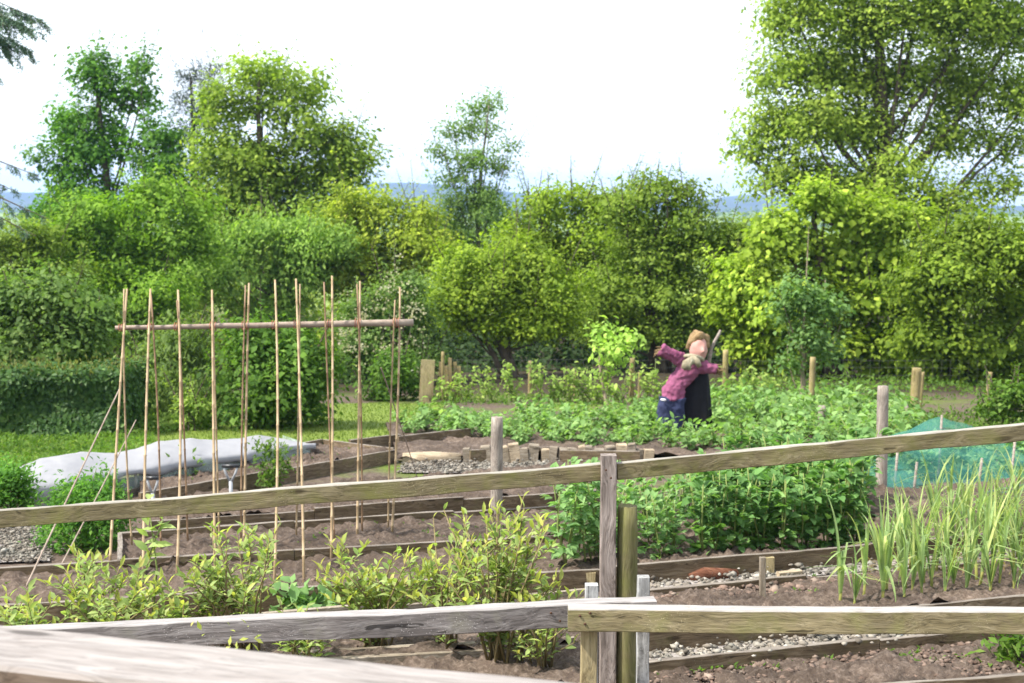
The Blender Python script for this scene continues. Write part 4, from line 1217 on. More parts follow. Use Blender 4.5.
for i, cdat in enumerate(back_c):
    if not cdat: continue
    xb, xt, yt, xf, yf = cdat
    fx = (xb - 115) / 298; Yb = 11.15 + .6 * fx
    cane((G(xf, yf, .06), P(xt, yt, Yb - .07)), .0085, 'cane' if i % 3 == 0 else 'cane_red')
cane((G(20, 600, .06), P(120, 388, 11.3)), .0075, 'pole'); cane((G(56, 575, .06), P(136, 420, 11.9)), .006, 'pole')
cane((P(381, 368, 12.0), G(418, 480, .06)), .006, 'pole')
for i, cdat in enumerate(front_c):
    xb = cdat[0]; fx = (xb - 115) / 298; Yb = 11.15 + .6 * fx
    mb = MB(); c_ = P(xb, 328 - 5.5 * fx, Yb); r = .017 + .013 * fx
    for k in range(3):
        pp = [c_ + np.array([(-.02 + .02 * k), math.cos(t) * (r + .012), math.sin(t) * (r + .012)]) for t in np.linspace(0, 6.283, 12)]
        mb.tube(pp, .003, 4)
    mb.build('tie', M['twine'], root)

# ------------------------------------------------------------------ cold frame under fleece
nearp = [(20, 488), (60, 484), (100, 475), (150, 468), (205, 459), (245, 455), (280, 447), (312, 444)]
topp = [(14, 470), (40, 458), (80, 452), (115, 453), (135, 449), (158, 441), (190, 438), (215, 440), (240, 438), (258, 435), (285, 439), (302, 444), (314, 450)]
root = empty('cold_frame', G(180, 482), 'long low cold frame with clear sides under the fleece', 'cold frame')
H_ = .26
def nearY(px):
    return np.interp(px, [p[0] for p in nearp], [G(p[0], p[1], H_)[1] for p in nearp])
lineN = [np.array([(px - 512) / F * nearY(px), nearY(px), 0]) for px in (25, 75, 130, 190, 250, 308)]
for p in lineN: p[2] = gz(p[0], p[1])
mb = MB()
for a0, a1 in zip(lineN[:-1], lineN[1:]):
    mb.add([a0, a1, a1 + np.array([0, 0, H_]), a0 + np.array([0, 0, H_])], [(0, 1, 2, 3)], False)
mb.build('side_panel', M['polythene'], root)
for a0, a1 in zip(lineN[:-1], lineN[1:]):
    board('rail', a0 + np.array([0, .03, .07]), a1 + np.array([0, .03, .07]), .03, .08, M['board_pale'], root)
for a0 in lineN:
    board('upright', a0 + np.array([0, .03, H_]), a0 + np.array([0, .03, 0]), .03, .03, M['board_pale'], root, up=(0, -1, 0))
e0 = lineN[-1]; e1 = e0 + np.array([-.5, 1.0, -.04])
mb = MB(); mb.add([e0, e1, e1 + np.array([0, 0, H_]), e0 + np.array([0, 0, H_])], [(0, 1, 2, 3)], False); mb.build('end_panel', M['polythene'], root)
# fleece sheet
NX = 110; NV = 22; V = []
for i in range(NX):
    px = 14 + (314 - 14) * i / (NX - 1)
    Yn = nearY(px) - .02
    nr_ = np.array([(px - 512) / F * Yn, Yn, 0]); nr_[2] = gz(*nr_[:2]) + H_ + .015
    Yt = Yn + .85
    tp = P(px, np.interp(px, [p[0] for p in topp], [p[1] for p in topp]), Yt)
    bk = tp + np.array([0, .75, 0]); bk[2] = gz(bk[0], bk[1]) + .03
    for k in range(NV):
        t = k / (NV - 1)
        if t < .12:
            # hem hanging over the near edge
            u_ = t / .12; hang = .05 + .07 * max(0, noise.noise(Vector((px * .035, 0, 3))) + .3) + (0.10 if px < 60 else 0)
            p = nr_ + np.array([0, -.012, -(1 - u_) * hang])
        elif t < .62:
            u_ = (t - .12) / .5; p = nr_ * (1 - u_) + tp * u_; p = p + np.array([0, 0, .02 * math.sin(u_ * math.pi)])
        else:
            u_ = (t - .62) / .38; p = tp * (1 - u_) + bk * u_; p[2] += .03 * math.sin(u_ * math.pi)
        w = .010 * noise.noise(Vector((px * .03, t * 2.0, 0))) + .006 * noise.noise(Vector((px * .12 + t * 9, t * 5, 4)))
        p = p + np.array([0, 0, w * (1 if t > .14 else .2)])
        V.append(p)
idx = np.arange(NX * NV).reshape(NX, NV)
Q = np.stack([idx[:-1, :-1], idx[1:, :-1], idx[1:, 1:], idx[:-1, 1:]], -1).reshape(-1, 4)
me = np_mesh('fleece', np.array(V), [Q]); me.polygons.foreach_set('use_smooth', [True] * len(Q))
fo = tag(link('fleece', me, M['fleece']), 'rumpled white fleece draped over the cold frame', 'fleece cover')
so = fo.modifiers.new('thick', 'SOLIDIFY'); so.thickness = .004

# two garden forks with D handles
for (px, pyt, Y, w, lab) in [(230.5, 466, 13.8, .165, 'garden fork with black grip standing in soil right of the other one'), (152.5, 478, 13.6, .13, 'garden fork with black grip half hidden by canes at left')]:
    tp = P(px, pyt, Y); root = empty('garden_fork', (tp[0], Y, gz(tp[0], Y)), lab, 'fork')
    mb = MB(); mb.tube([tp + np.array([-w / 2, 0, 0]), tp + np.array([w / 2, 0, 0])], .019, 10); mb.build('grip', M['blackplastic'], root)
    yk = tp + np.array([0, 0, -.17])
    mb = MB()
    for sgn in (-1, 1):
        mb.tube([tp + np.array([sgn * w * .42, 0, 0]), tp + np.array([sgn * w * .3, 0, -.07]), yk], [.012, .012, .014], 7)
    mb.tube([yk + np.array([0, 0, .02]), (yk[0], Y, gz(yk[0], Y) - .05)], .019, 9)
    mb.build('shaft', M['metal'], root)

# ------------------------------------------------------------------ scarecrow
YS = 20.5
def S(px, py, dy=0): return P(px, py, YS + dy)
base = GX(682, YS)
root = empty('scarecrow', base, 'leaning scarecrow in magenta jumper, blue jeans and black cloak among potatoes', 'scarecrow')
mb = MB()
tor = [S(672, 400), S(673, 392), S(677, 384), S(683, 376), S(689, 369), S(693, 363), S(695, 359)]
mb.tube(tor, [.17, .165, .14, .145, .17, .145, .085], 16, flat=.8)
mb.tube([S(690, 367), S(682, 361, -.02), S(673, 355.5, -.05), S(663, 350.5, -.08), S(660.5, 349, -.08)], [.14, .112, .098, .098, .112], 14, flat=.75)
mb.tube([S(690, 368), S(699, 366, -.03), S(707, 367.5, -.06), S(715, 369, -.08), S(717, 369.5, -.08)], [.14, .11, .09, .078, .082], 14, flat=.75)
o = mb.build('jumper', M['sweater'], root)
rm = o.modifiers.new('remesh', 'REMESH'); rm.mode = 'VOXEL'; rm.voxel_size = .016; rm.use_smooth_shade = True
sm = o.modifiers.new('smooth', 'SMOOTH'); sm.iterations = 5; sm.factor = .5
tex = bpy.data.textures.new('folds', 'CLOUDS'); tex.noise_scale = .10
dm = o.modifiers.new('folds', 'DISPLACE'); dm.texture = tex; dm.strength = .05
texb = bpy.data.textures.new('creases', 'MUSGRAVE' if False else 'CLOUDS'); texb.noise_scale = .045; texb.noise_depth = 1
dm = o.modifiers.new('creases', 'DISPLACE'); dm.texture = texb; dm.strength = .035; dm.mid_level = .5; dm.mid_level = .5
mb = MB()
for (x0_, x1_, dx) in ((666.5, 663, 0), (676.5, 673.5, .02)):
    mb.tube([S(x0_ + 1, 397), S(x0_, 404), S(x0_ - 1, 414), S(x1_, 428), S(x1_ - .5, 442)], [.125, .13, .125, .12, .125], 14)
o = mb.build('jeans', M['jeans'], root)
rm = o.modifiers.new('remesh', 'REMESH'); rm.mode = 'VOXEL'; rm.voxel_size = .022; rm.use_smooth_shade = True
dm = o.modifiers.new('folds', 'DISPLACE'); dm.texture = tex; dm.strength = .05; dm.mid_level = .5
mb = MB(); mb.tube([S(661, 399.5, -.14), S(664, 400, -.19), S(666, 400, -.19)], [.014, .02, .014], 7); mb.build('shirt_tail', M['cloth_edge'], root)
# head: pale sack, a little nose and chin, turned to the right
mb = MB(); hc = S(698.5, 348.5)
mb.ball(hc + np.array([0, 0, .0]), (.128, .145, .195), 20, 14, .16); mb.ball(hc + np.array([.05, -.15, -.02]), (.025, .035, .04), 8, 6)
mb.tube([S(697, 352), S(696, 362)], [.09, .1], 10)
o = mb.build('head', M['skin'], root)
rm = o.modifiers.new('remesh', 'REMESH'); rm.mode = 'VOXEL'; rm.voxel_size = .02; rm.use_smooth_shade = True
mb = MB()
for (dx, dy, dz, r) in [(-.02, .03, .15, .12), (-.09, .03, .11, .08), (.07, .03, .13, .09), (.125, .03, .05, .05), (-.125, .04, .03, .05), (0, -.05, .18, .08), (.12, .06, -.05, .045), (.0, .09, .09, .12)]:
    mb.ball(hc + np.array([dx, dy, dz]), r, 12, 8, .5)
o = mb.build('hair', M['wig'], root)
rm = o.modifiers.new('remesh', 'REMESH'); rm.mode = 'VOXEL'; rm.voxel_size = .025; rm.use_smooth_shade = True
dm = o.modifiers.new('tufts', 'DISPLACE'); dm.texture = tex; dm.strength = .06
# scarf
mb = MB()
ring = [S(694 + 8.5 * math.cos(t), 358.5 - 2.0 * math.sin(t) + 1.5 * math.cos(t), -.06 - .12 * math.cos(t - 1.57)) for t in np.linspace(0, 6.283, 14)]
mb.tube(ring, .035, 8)
mb.tube([S(699, 357, -.17), S(692, 360, -.22), S(686, 364, -.24), S(683, 369, -.23)], [.04, .06, .065, .04], 9, flat=.45)
mb.tube([S(692, 358, -.20), S(697, 362, -.22), S(700, 367, -.22)], [.05, .055, .035], 9, flat=.45)
mb.tube([S(690, 359, -.22), S(688, 365, -.25), S(689, 370, -.24)], [.045, .045, .03], 9, flat=.45)
o = mb.build('scarf', M['scarf'], root)
dm = o.modifiers.new('folds', 'DISPLACE'); dm.texture = tex; dm.strength = .03
# black cloak hanging from the right arm
NU, NVv = 36, 14; V = []
for k in range(NVv):
    t = k / (NVv - 1)
    cx_t = 697 - 2.0 * t; half = 10.5 + 7.0 * t ** .8
    cy = 367 + (441 - 367) * t
    for i in range(NU):
        a_ = 2 * math.pi * i / NU
        fold = 1 + (.05 + .10 * t) * math.sin(a_ * 7 + 1.3 * math.sin(t * 3)) * .8
        c_ = S(cx_t, cy, .12)
        V.append(c_ + np.array([half * YS / F * math.cos(a_) * fold, .55 * half * YS / F * math.sin(a_) * fold, 0]))
Fc = []
for k in range(NVv - 1):
    for i in range(NU):
        a_ = k * NU + i; b_ = k * NU + (i + 1) % NU
        Fc.append((a_, a_ + NU, b_ + NU, b_))
Fc.append(tuple(range(NU)))
mb = MB(); mb.add(V, Fc); mb.build('cloak', M['black'], root)
mb = MB(); mb.tube([S(695, 358, .1), (S(690, 400, .1)), GX(684, YS + .1, -.2)], [.03, .03, .035], 8)
mb.build('support_pole', M['garden_post'], root)
mb = MB()
for (px, py) in ((661, 350), (716.5, 369.5)):
    sg = -1 if px < 690 else 1
    mb = MB()
    for k in range(12):
        c_ = S(px, py, -.08) + RNG.normal(0, .025, 3)
        mb.tube([c_, c_ + np.array([sg * .09, RNG.normal(0, .03), RNG.normal(-.02, .04)])], [.012, .004], 4)
    mb.build('straw_hand', M['wig'], root)
mb = MB(); mb.tube([S(708, 366, .15), S(710, 356, .15), S(711.5, 348, .12), S(715, 341, .12), S(719, 334, .1), S(720.5, 330, .1)], [.03, .028, .026, .024, .022, .016], 8)
tag(mb.build('bent_stick', M['garden_post']), 'crooked bare stick poking up behind the scarecrow shoulder', 'stick')

# ------------------------------------------------------------------ vegetables
def plant_mesh(kind, seed):
    geo = []; mb = MB()
    return geo, mb


def potato_proto(k):
    root = empty('potato_plant', (0, 0, -50), 'leafy potato plant in the wide bed round the scarecrow', 'potato plant', 'potato plants in the wide bed')
    geo = []; mb = MB()
    for s_ in range(9):
        a_ = RNG.uniform(0, 6.28); R_ = RNG.uniform(.08, .26); H = RNG.uniform(.2, .36) * (1 - .5 * R_)
        e = np.array([R_ * math.cos(a_), R_ * math.sin(a_), H]); s0 = np.array([.03 * math.cos(a_), .03 * math.sin(a_), -.02])
        mb.tube([s0, s0 * .5 + e * .5 + np.array([0, 0, .04]), e], [.008, .006, .004], 4)
        n = 13; tt = RNG.uniform(.3, 1.1, (n, 1)); pos = s0 * (1 - tt) + e * tt + RNG.normal(0, .04, (n, 3))
        pos[:, 2] = np.maximum(pos[:, 2], .02)
        N = unit(np.array([.5 * math.cos(a_), .5 * math.sin(a_), .9]) + .5 * rnd_unit(n))
        geo.append(leaf_geo(pos, np.cross(N, rnd_unit(n)) + np.array([math.cos(a_), math.sin(a_), -.2]) * .4, N, RNG.uniform(.06, .125, n), RNG.uniform(.05, .085, n), OVATE))
    mb.build('stem', M['stem'], root, local=True); leaf_obj('foliage', geo, M['potato'], root, local=True)
    return root


protos = [potato_proto(k) for k in range(5)]
used = [False] * 5
cnt = 0
row = 0
Yy = 18.0
while Yy < 25.0:
    x = -3.0 + (row % 2) * .22
    while x < 6.4:
        yy = Yy + RNG.uniform(-.12, .12) + .12 * x; xx = x + RNG.uniform(-.1, .1)
        px = 512 + F * xx / yy; py = 215 + (3 - gz(xx, yy)) / yy * F
        left = np.interp(py, [405, 418, 430, 440, 452, 460], [520, 400, 388, 400, 455, 520])
        top = np.interp(px, [380, 560, 640, 720, 800, 905], [426, 426, 419, 407, 403, 412])
        bot = np.interp(px, [380, 440, 500, 640, 905], [438, 446, 452, 458, 460])
        if left < px < 915 and top < py < bot and not (656 < px < 714 and 428 < py < 448) and RNG.random() < .88:
            k = int(RNG.integers(5))
            o = protos[k] if not used[k] else copy_tree(protos[k])
            used[k] = True
            o.location = (xx, yy, gz(xx, yy) + .07); o.rotation_euler = (0, 0, RNG.uniform(0, 6.28))
            sc_k = RNG.uniform(.6, 1.35) * (1.05 if px > 720 else .82); o.scale = (sc_k,) * 3
            cnt += 1
        x += .44
    Yy += .5; row += 1
print('potatoes', cnt)


def bean_proto(k, dark):
    root = empty('bean_plant', (0, 0, -50), 'x', 'bean plant', 'broad bean plants')
    geo = []; mb = MB()
    for s_ in range(5 if dark else 3):
        b_ = np.array([RNG.normal(0, .05), RNG.normal(0, .05), -.03]); H = RNG.uniform(.62, .9)
        e = b_ + np.array([RNG.normal(0, .09), RNG.normal(0, .09), H])
        mb.tube([b_, b_ * .5 + e * .5 + RNG.normal(0, .02, 3), e], [.010, .009, .006], 5)
        nn = int(H / .062)
        for q in range(nn):
            t = .08 + .92 * q / nn
            c_ = b_ * (1 - t) + e * t
            a_ = q * 2.4 + RNG.uniform(-.4, .4)
            for w in range(4 if q < nn - 1 else 6):
                aa = a_ + RNG.uniform(-.7, .7); rr = RNG.uniform(.02, .10) * (1.1 - .5 * t)
                pos = c_ + np.array([math.cos(aa) * rr, math.sin(aa) * rr, RNG.uniform(-.01, .03)])
                Dq = np.array([math.cos(aa), math.sin(aa), RNG.uniform(-.5, .9) if t < .9 else RNG.uniform(.2, 1.4)])
                N = np.array([-.3 * math.cos(aa), -.3 * math.sin(aa), 1.0]) + RNG.normal(0, .35, 3)
                L = RNG.uniform(.075, .125) * (1.15 if dark else 1)
                geo.append(leaf_geo(pos[None], Dq[None], N[None], L, L * .62, OVATE))
    mb.build('stem', M['stem'], root, local=True); leaf_obj('foliage', geo, M['bean_dark' if dark else 'bean'], root, local=True)
    return root


bp = {False: [bean_proto(k, False) for k in range(4)], True: [bean_proto(k, True) for k in range(4)]}
bu = {False: [0] * 4, True: [0] * 4}
spots = []
for rowk, (y0_, y1_) in enumerate([(561, 544), (548, 532), (534, 518), (520, 505)]):
    for px in np.arange(628, 862, 25 - 1.5 * rowk):
        t = (px - 620) / 240
        spots.append((px + RNG.uniform(-7, 7), y0_ + (y1_ - y0_) * t + RNG.uniform(-2, 2), px > 702))
for (px, py) in [(572, 560), (588, 556), (562, 548), (585, 543), (603, 556), (598, 540), (578, 530)]:
    spots.append((px, py, False))
for (px, py, dk) in spots:
    k = int(RNG.integers(4))
    o = bp[dk][k] if not bu[dk][k] else copy_tree(bp[dk][k]); bu[dk][k] = 1
    g_ = G(px, py, .17); o.location = tuple(g_); o.rotation_euler = (0, 0, RNG.uniform(0, 6.28))
    s_ = RNG.uniform(.8, 1.05) * (.86 if dk else .66 if px > 612 else .9); o.scale = (s_, s_, s_)
    o['label'] = 'dark bushy broad bean plant in the thick right part of the row' if dk else ('pale upright bean plant left of the grey post' if px < 610 else 'slim light green bean plant right of the round post')
    o['group'] = 'dark bushy beans' if dk else ('pale beans left of the grey post' if px < 610 else 'slim light green beans')

def leek_proto(k):
    root = empty('leek_plant', (0, 0, -50), 'leek with upright strap leaves in the right hand bed', 'leek', 'leeks in the right hand bed')
    base = []; geo_v = []; mbb = MB(); mbl = MB()
    mbb.tube([(0, 0, -.04), (0.002, 0, .07), (.004, .003, .17)], [.012, .0105, .009], 8)
    for q in range(RNG.integers(7, 11)):
        a_ = q * 3.14 + RNG.uniform(-.7, .7); L = RNG.uniform(.45, .78); bend = RNG.uniform(.03, .34) * (1.8 if q < 2 else 1)
        V = []; n = 9
        el = math.radians(86 - 8 * RNG.random()); p = np.array([0, 0, .10 + .012 * q]); w0 = RNG.uniform(.006, .0105)
        side = np.array([-math.sin(a_), math.cos(a_), 0]); out = np.array([math.cos(a_), math.sin(a_), 0])
        kink = RNG.random() < .3; kp = RNG.integers(4, 7)
        for i in range(n + 1):
            t = i / n; w = w0 * (1 - t ** 2.2) * (.7 + .6 * min(1, t * 3)) + .0012
            nrm = -out * math.sin(el) + np.array([0, 0, math.cos(el)])
            V += [p - side * w, p - nrm * w * .45, p + side * w]
            el -= bend * (t ** 1.5) * .8 + (1.5 if (kink and i == kp) else 0)
            p = p + (out * math.cos(el) + np.array([0, 0, math.sin(el)])) * (L / n)
        Fc = []
        for i in range(n):
            a = i * 3
            Fc += [(a, a + 1, a + 4, a + 3), (a + 1, a + 2, a + 5, a + 4)]
        mbl.add(V, Fc)
    mbb.build('shank', M['leek_base'], root, local=True); mbl.build('foliage', M['leek'], root, local=True)
    return root


lp = [leek_proto(k) for k in range(6)]; lu = [0] * 6
for rowk, (y0_, y1_, x0_) in enumerate([(613, 594, 836), (604, 585, 862), (594, 574, 880), (583, 563, 895), (572, 552, 905), (561, 543, 925), (551, 534, 930), (541, 525, 938), (532, 516, 945)]):
    for px in np.arange(x0_, 1085, 23 if rowk else 22):
        k = int(RNG.integers(6)); o = lp[k] if not lu[k] else copy_tree(lp[k]); lu[k] = 1
        t = (px - 840) / 240
        o.location = tuple(G(px + RNG.uniform(-5, 5), y0_ + (y1_ - y0_) * t + RNG.uniform(-2, 2), .1)); o.rotation_euler = (RNG.normal(0, .06), RNG.normal(0, .06), RNG.uniform(0, 6.28))
        s_ = RNG.uniform(.66, .92); o.scale = (s_ * 1.15, s_ * 1.15, s_)
# some dry straw-like leaves on the leek bed
n = 260; p_ = scatter_quad([G(850, 604), G(1060, 588), G(1060, 560), G(860, 578)], n); p_[:, 2] += .14
tag(leaf_obj('leaf_litter', [leaf_geo(p_, rnd_unit(n) * np.array([1, 1, .25]), np.array([0, 0, 1]) + .4 * rnd_unit(n), RNG.uniform(.06, .16, n), .012, DIAMOND)], M['straw'], None), 'dry yellow leaves lying under the leeks', None, None, 'stuff')


def berry(px, py, hpx, wpx, label, stems, name='blueberry_bush', lp_=30, leaf=.068, new=.35):
    b_ = G(px, py, .05); k_ = b_[1] / F
    root = empty(name, b_, label, 'bush', 'yellow green bushes behind the front fence')
    mb = MB(); g1 = []; g2 = []
    for s_ in range(stems):
        e = b_ + np.array([RNG.uniform(-.5, .5) * wpx * k_, RNG.normal(0, .16), hpx * k_ * RNG.uniform(.55, 1.0)])
        s0 = b_ + np.array([RNG.normal(0, .05), RNG.normal(0, .04), -.05])
        mid = s0 * .5 + e * .5 + np.array([(e - s0)[0] * -.12, 0, .05])
        mb.tube([s0, mid, e], [.009, .006, .003], 5)
        twigs = [(mid, e)]
        for q in range(3):
            t = RNG.uniform(.12, .85); c_ = (1 - t) ** 2 * s0 + 2 * t * (1 - t) * mid + t * t * e
            d_ = c_ + np.array([RNG.normal(0, .11), RNG.normal(0, .09), RNG.uniform(.05, .2)])
            mb.tube([c_, d_], [.004, .002], 4, cap=False); twigs.append((c_, d_))
        for (a0, a1) in twigs:
            n = max(5, lp_ // 4); tt = np.linspace(.1, 1.0, n)[:, None]
            ph = np.arange(n) * 2.4 + RNG.uniform(0, 6)
            pos = a0 * (1 - tt) + a1 * tt
            ax = unit(a1 - a0)
            Dq = np.column_stack([np.cos(ph), np.sin(ph), np.full(n, .35)]) + .9 * ax * tt + RNG.normal(0, .25, (n, 3))
            N = np.array([0, 0, 1.0]) - .35 * Dq + RNG.normal(0, .35, (n, 3))
            L = leaf * RNG.uniform(.7, 1.35, n)
            msk = (tt[:, 0] > .78) & (RNG.random(n) < new * 2.2)
            for g_, mk in ((g1, ~msk), (g2, msk)):
                if mk.any(): g_.append(leaf_geo(pos[mk], Dq[mk] + (np.array([0, 0, .7]) if g_ is g2 else 0), N[mk], L[mk], L[mk] * (.42 if g_ is g1 else .34), OVATE))
    mb.build('stem', M['stem_red'], root); leaf_obj2('foliage', g1, M['berry'], g2, M['berry_new'], root)
    return root


berry(108, 655, 96, 110, 'blueberry bush with yellow tips at the far left of the row', 17, lp_=40)
berry(30, 660, 66, 90, 'low blueberry bush in the bottom left corner above the plank', 9, lp_=36)
berry(178, 655, 76, 80, 'short blueberry bush left of the tall leafy one', 9, lp_=36)
berry(240, 652, 145, 95, 'tall leafy blueberry bush right of the large leaved shoot', 15, lp_=40, new=.2)
berry(378, 650, 108, 130, 'broad blueberry bush under the middle of the bean frame', 21, lp_=42)
berry(500, 665, 165, 130, 'tallest blueberry bush with the yellowest tips left of the posts', 24, lp_=42)
berry(452, 655, 140, 60, 'sparse blueberry bush touching the tallest one', 10, lp_=30)
berry(545, 668, 100, 60, 'small blueberry bush at the right end of the row', 10, lp_=30)
berry(300, 668, 50, 90, 'low blueberry plant right of the tall leafy bush', 8, lp_=26, new=.1)
# tall shoot with large leaves
b_ = G(150, 640, .05); root = empty('tall_shoot', b_, 'tall single shoot with large pale leaves in front of the rail', 'plant')
mb = MB(); tp = P(148, 500, b_[1]); tp2 = P(163, 520, b_[1]); mb.tube([b_, b_ * .5 + tp * .5 + np.array([.05, 0, 0]), tp], [.008, .006, .003], 5); mb.tube([b_ * .4 + tp * .6, tp2], [.005, .003], 5)
geo = []
for a0, a1, n in ((b_, tp, 20), (b_ * .4 + tp * .6, tp2, 8)):
    tt = np.linspace(.3, 1, n)[:, None]; ph = np.arange(n) * 2.4
    Dq = np.column_stack([np.cos(ph), np.sin(ph) * .6, RNG.uniform(-.2, .9, n)]); L = RNG.uniform(.09, .15, n)
    geo.append(leaf_geo(a0 * (1 - tt) + a1 * tt, Dq, np.array([0, -.5, 1]) + RNG.normal(0, .3, (n, 3)), L, L * .42, OVATE))
mb.build('stem', M['stem'], root); leaf_obj('foliage', geo, M['berry'], root)


def leafy(name, px, py, d, w, h, n, leaf, mat, label, cat='plant', asp=.4, spires=0, dep=None):
    b_ = GX(px, d); root = empty(name, b_, label, cat)
    W = w * d / F / 2; Hh = h * d / F
    mb = MB()
    k = n // 14; ang = RNG.random(k) * 6.28; rr = np.sqrt(RNG.random(k)); zz = RNG.random(k) ** .7
    c_ = np.column_stack([np.cos(ang) * rr * W * (1.05 - .45 * zz), np.sin(ang) * rr * (dep or W) * (1.05 - .45 * zz), zz * Hh]) + b_
    for q in c_[:14]:
        mb.tube([b_ + RNG.normal(0, .03, 3) * np.array([1, 1, 0]), (b_ + q) / 2 + np.array([0, 0, .03]), q], [.008, .006, .003], 4)
    for q in range(spires):
        t0 = b_ + np.array([RNG.uniform(-.4, .6) * W, 0, Hh]); t1 = t0 + np.array([RNG.uniform(-.05, .1), 0, Hh * RNG.uniform(.2, .4)])
        mb.tube([t0 - np.array([0, 0, .2]), t1], [.006, .003], 4)
        c_ = np.concatenate([c_, t0 + (t1 - t0) * np.linspace(0, 1, 5)[:, None]])
    ii = np.repeat(np.arange(len(c_)), 14)
    pos = c_[ii] + RNG.normal(0, .055, (len(ii), 3)); pos[:, 2] = np.maximum(pos[:, 2], b_[2])
    N = unit(np.array([0, -.2, .8]) + .6 * rnd_unit(len(ii)))
    L = leaf * RNG.uniform(.6, 1.3, len(ii))
    mb.build('stem', M['stem'], root)
    leaf_obj('foliage', [leaf_geo(pos, np.cross(N, rnd_unit(len(ii))) + np.array([0, 0, .35]), N, L, L * asp, DIAMOND)], M[mat], root)
    return root


leafy('flowering_plant', 80, 0, 12.0, 100, 60, 5000, .055, 'fine_green', 'bushy dark green plant with a tall spire behind the left canes', spires=2)
leafy('flowering_plant', 2, 0, 13.2, 58, 54, 2800, .06, 'fine_green', 'dark green bushy plant cut off by the left edge', spires=0)
leafy('tall_weed', 270, 0, 15.3, 34, 45, 500, .07, 'weeds', 'wispy yellow green weed in front of the fleece')
leafy('lettuce_plant', 165, 0, 15.9, 80, 22, 700, .09, 'weeds', 'leafy salad plant behind the clear side, left one', cat='plant')
leafy('lettuce_plant', 255, 0, 17.1, 60, 20, 600, .09, 'weeds', 'leafy salad plant behind the clear side, right one', cat='plant')
leafy('cabbage_plant', 440, 0, 14.2, 14, 16, 150, .09, 'fine_green', 'single small green plant in the bare bed below the rail')
leafy('nasturtium_plant', 300, 0, 9.6, 70, 14, 160, .10, 'bean', 'low plant with broad leaves at the feet of the canes', asp=.7)
leafy('seedling_plant', 1024, 0, 8.15, 30, 44, 260, .07, 'weeds', 'bright green plant cut off by the bottom right corner')
leafy('mullein_shoot', 226, 0, 4.9, 9, 272, 420, .034, 'berry_new', 'yellow green shoot poking up behind the bleached plank', dep=.04)
for i_, (px, d_, w_2, h_2) in enumerate([(880, 15.6, 60, 40), (925, 16.2, 70, 34), (975, 16.4, 60, 34), (1030, 16, 60, 40)]):
    leafy('brassica_plant', px, 0, d_, w_2, h_2, 1000, .10, 'bean', ['cabbage like plant at the left end of the netting', 'leafy plant under the net peak', 'leafy plant right of the net peak', 'leafy plant under the net at the right edge'][i_], asp=.55)

# ------------------------------------------------------------------ teal netting tent
root = empty('netting_tent', G(950, 492), 'teal mesh netting draped over canes at the right', 'netting')
NX, NV = 60, 18; V = []
for i in range(NX):
    px = 846 + (1120 - 846) * i / (NX - 1)
    Yn = 14.6 + .002 * (px - 846); Yr = Yn + 1.4
    ry = np.interp(px, [846, 872, 900, 940, 972, 1000, 1030, 1120], [456, 444, 431, 415, 425, 434, 428, 434])
    tp = P(px, ry, Yr); nrp = P(px, 455 + 6 * math.sin(px * .05), Yn + .5) ; bt = GX(px, Yn - .55, .02)
    for k in range(NV):
        t = k / (NV - 1)
        if t < .35: u_ = t / .35; p = bt * (1 - u_) + nrp * u_
        elif t < .7: u_ = (t - .35) / .35; p = nrp * (1 - u_) + tp * u_; p = p - np.array([0, 0, .05 * math.sin(u_ * 3.14)])
        else: u_ = (t - .7) / .3; p = tp * (1 - u_) + GX(px, Yr + 1.0, .02) * u_
        p = p + np.array([0, .03 * noise.noise(Vector((px * .06, t * 4, 2))), .03 * noise.noise(Vector((px * .05, t * 4, 0))) * (t > .05)])
        V.append(p)
idx = np.arange(NX * NV).reshape(NX, NV)
Q = np.stack([idx[:-1, :-1], idx[1:, :-1], idx[1:, 1:], idx[:-1, 1:]], -1).reshape(-1, 4)
me = np_mesh('net', np.array(V) - wloc(root), [Q]); me.polygons.foreach_set('use_smooth', [True] * len(Q))
link('net', me, M['net'], root)
for (px, pt_, Y) in [(942, 415, 15.95), (898, 446, 14.95), (917, 462, 14.6), (982, 458, 14.7), (1015, 441, 15.2), (863, 455, 15)]:
    mb = MB(); q = P(px, pt_, Y); mb.tube([GX(px + 1, Y, -.1), q], [.016, .014], 7); mb.build('cane', M['garden_post'], root)
mb = MB(); mb.tube([P(985, 493, 13.6), P(1010, 487, 13.7), P(1060, 480, 13.9)], .012, 7); mb.tube([P(985, 497, 13.6), P(1010, 491, 13.7), P(1060, 484, 13.9)], .012, 7)
mb.build('edge_rope', M['net'], root)

# ------------------------------------------------------------------ light, sky, camera
sv = Vector((-0.60, -0.24, 0.80)).normalized()
el = math.asin(sv.z); rot = math.atan2(sv.x, sv.y)
sun = bpy.data.lights.new('sun', 'SUN'); sun.energy = 2.4; sun.angle = math.radians(3.0); sun.color = (1.0, 0.95, 0.86)
so = bpy.data.objects.new('sun', sun); so.rotation_euler = (-sv).to_track_quat('-Z', 'Y').to_euler(); so.location = (0, 0, 60); C.objects.link(so)

w = bpy.data.worlds.new('World'); bpy.context.scene.world = w; w.use_nodes = True
nt = w.node_tree; nt.nodes.clear()
out = nt.nodes.new('ShaderNodeOutputWorld')
sky = nt.nodes.new('ShaderNodeTexSky'); sky.sky_type = 'NISHITA'; sky.sun_disc = False; sky.sun_elevation = el; sky.sun_rotation = rot
sky.air_density = 1.0; sky.dust_density = 2.0; sky.altitude = 50
bg = nt.nodes.new('ShaderNodeBackground'); bg.inputs[1].default_value = 0.13
nt.links.new(sky.outputs[0], bg.inputs[0])
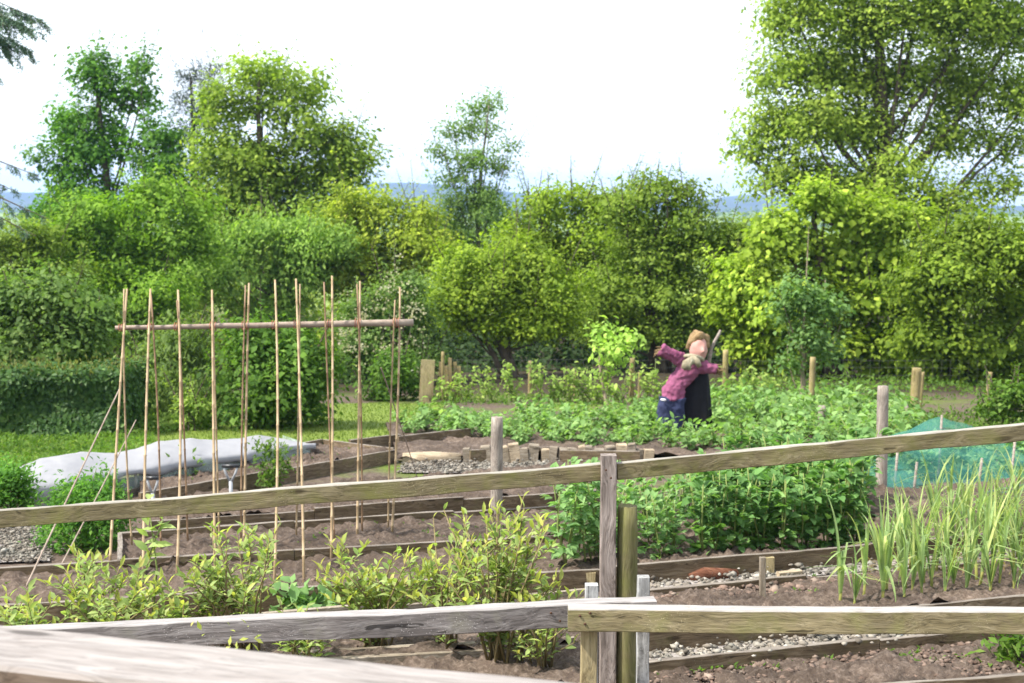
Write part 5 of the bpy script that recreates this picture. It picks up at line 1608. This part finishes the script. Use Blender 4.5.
# thin bright cloud veil
tcw = nt.nodes.new('ShaderNodeTexCoord'); mpw = nt.nodes.new('ShaderNodeMapping'); mpw.inputs['Scale'].default_value = (1.5, 1.5, 5)
nt.links.new(tcw.outputs['Generated'], mpw.inputs[0])
nz = nt.nodes.new('ShaderNodeTexNoise'); nz.inputs['Scale'].default_value = 1.6; nz.inputs['Detail'].default_value = 5; nt.links.new(mpw.outputs[0], nz.inputs['Vector'])
rp = nt.nodes.new('ShaderNodeValToRGB'); rp.color_ramp.elements[0].position = .32; rp.color_ramp.elements[0].color = (.38,) * 3 + (1,); rp.color_ramp.elements[1].position = .50; rp.color_ramp.elements[1].color = (.95,) * 3 + (1,)
nt.links.new(nz.outputs[0], rp.inputs[0])
bg2 = nt.nodes.new('ShaderNodeBackground'); bg2.inputs[0].default_value = (0.93, 0.985, 1.0, 1); bg2.inputs[1].default_value = 0.45
mxw = nt.nodes.new('ShaderNodeMixShader'); nt.links.new(rp.outputs[0], mxw.inputs[0]); nt.links.new(bg.outputs[0], mxw.inputs[1]); nt.links.new(bg2.outputs[0], mxw.inputs[2])
nt.links.new(mxw.outputs[0], out.inputs[0])

cam = bpy.data.cameras.new('camera'); cam.sensor_width = 36; cam.lens = 36 * F / 1024; cam.clip_end = 12000; cam.clip_start = .05
cam.dof.use_dof = True; cam.dof.focus_distance = 6.4; cam.dof.aperture_fstop = 5.6
co = bpy.data.objects.new('camera', cam); co.location = (0, 0, CAMZ); co.rotation_euler = (math.pi / 2 - PITCH, 0, 0); C.objects.link(co)
sc = bpy.context.scene; sc.camera = co
sc.render.engine = 'CYCLES'
sc.view_settings.view_transform = 'Standard'; sc.view_settings.look = 'None'; sc.view_settings.exposure = 2.1; sc.view_settings.gamma = 1
sc.cycles.max_bounces = 8; sc.cycles.transparent_max_bounces = 12; sc.cycles.diffuse_bounces = 3; sc.cycles.glossy_bounces = 2; sc.cycles.transmission_bounces = 4; sc.cycles.volume_bounces = 0
sc.cycles.use_denoising = True
sc.cycles.caustics_reflective = False; sc.cycles.caustics_refractive = False
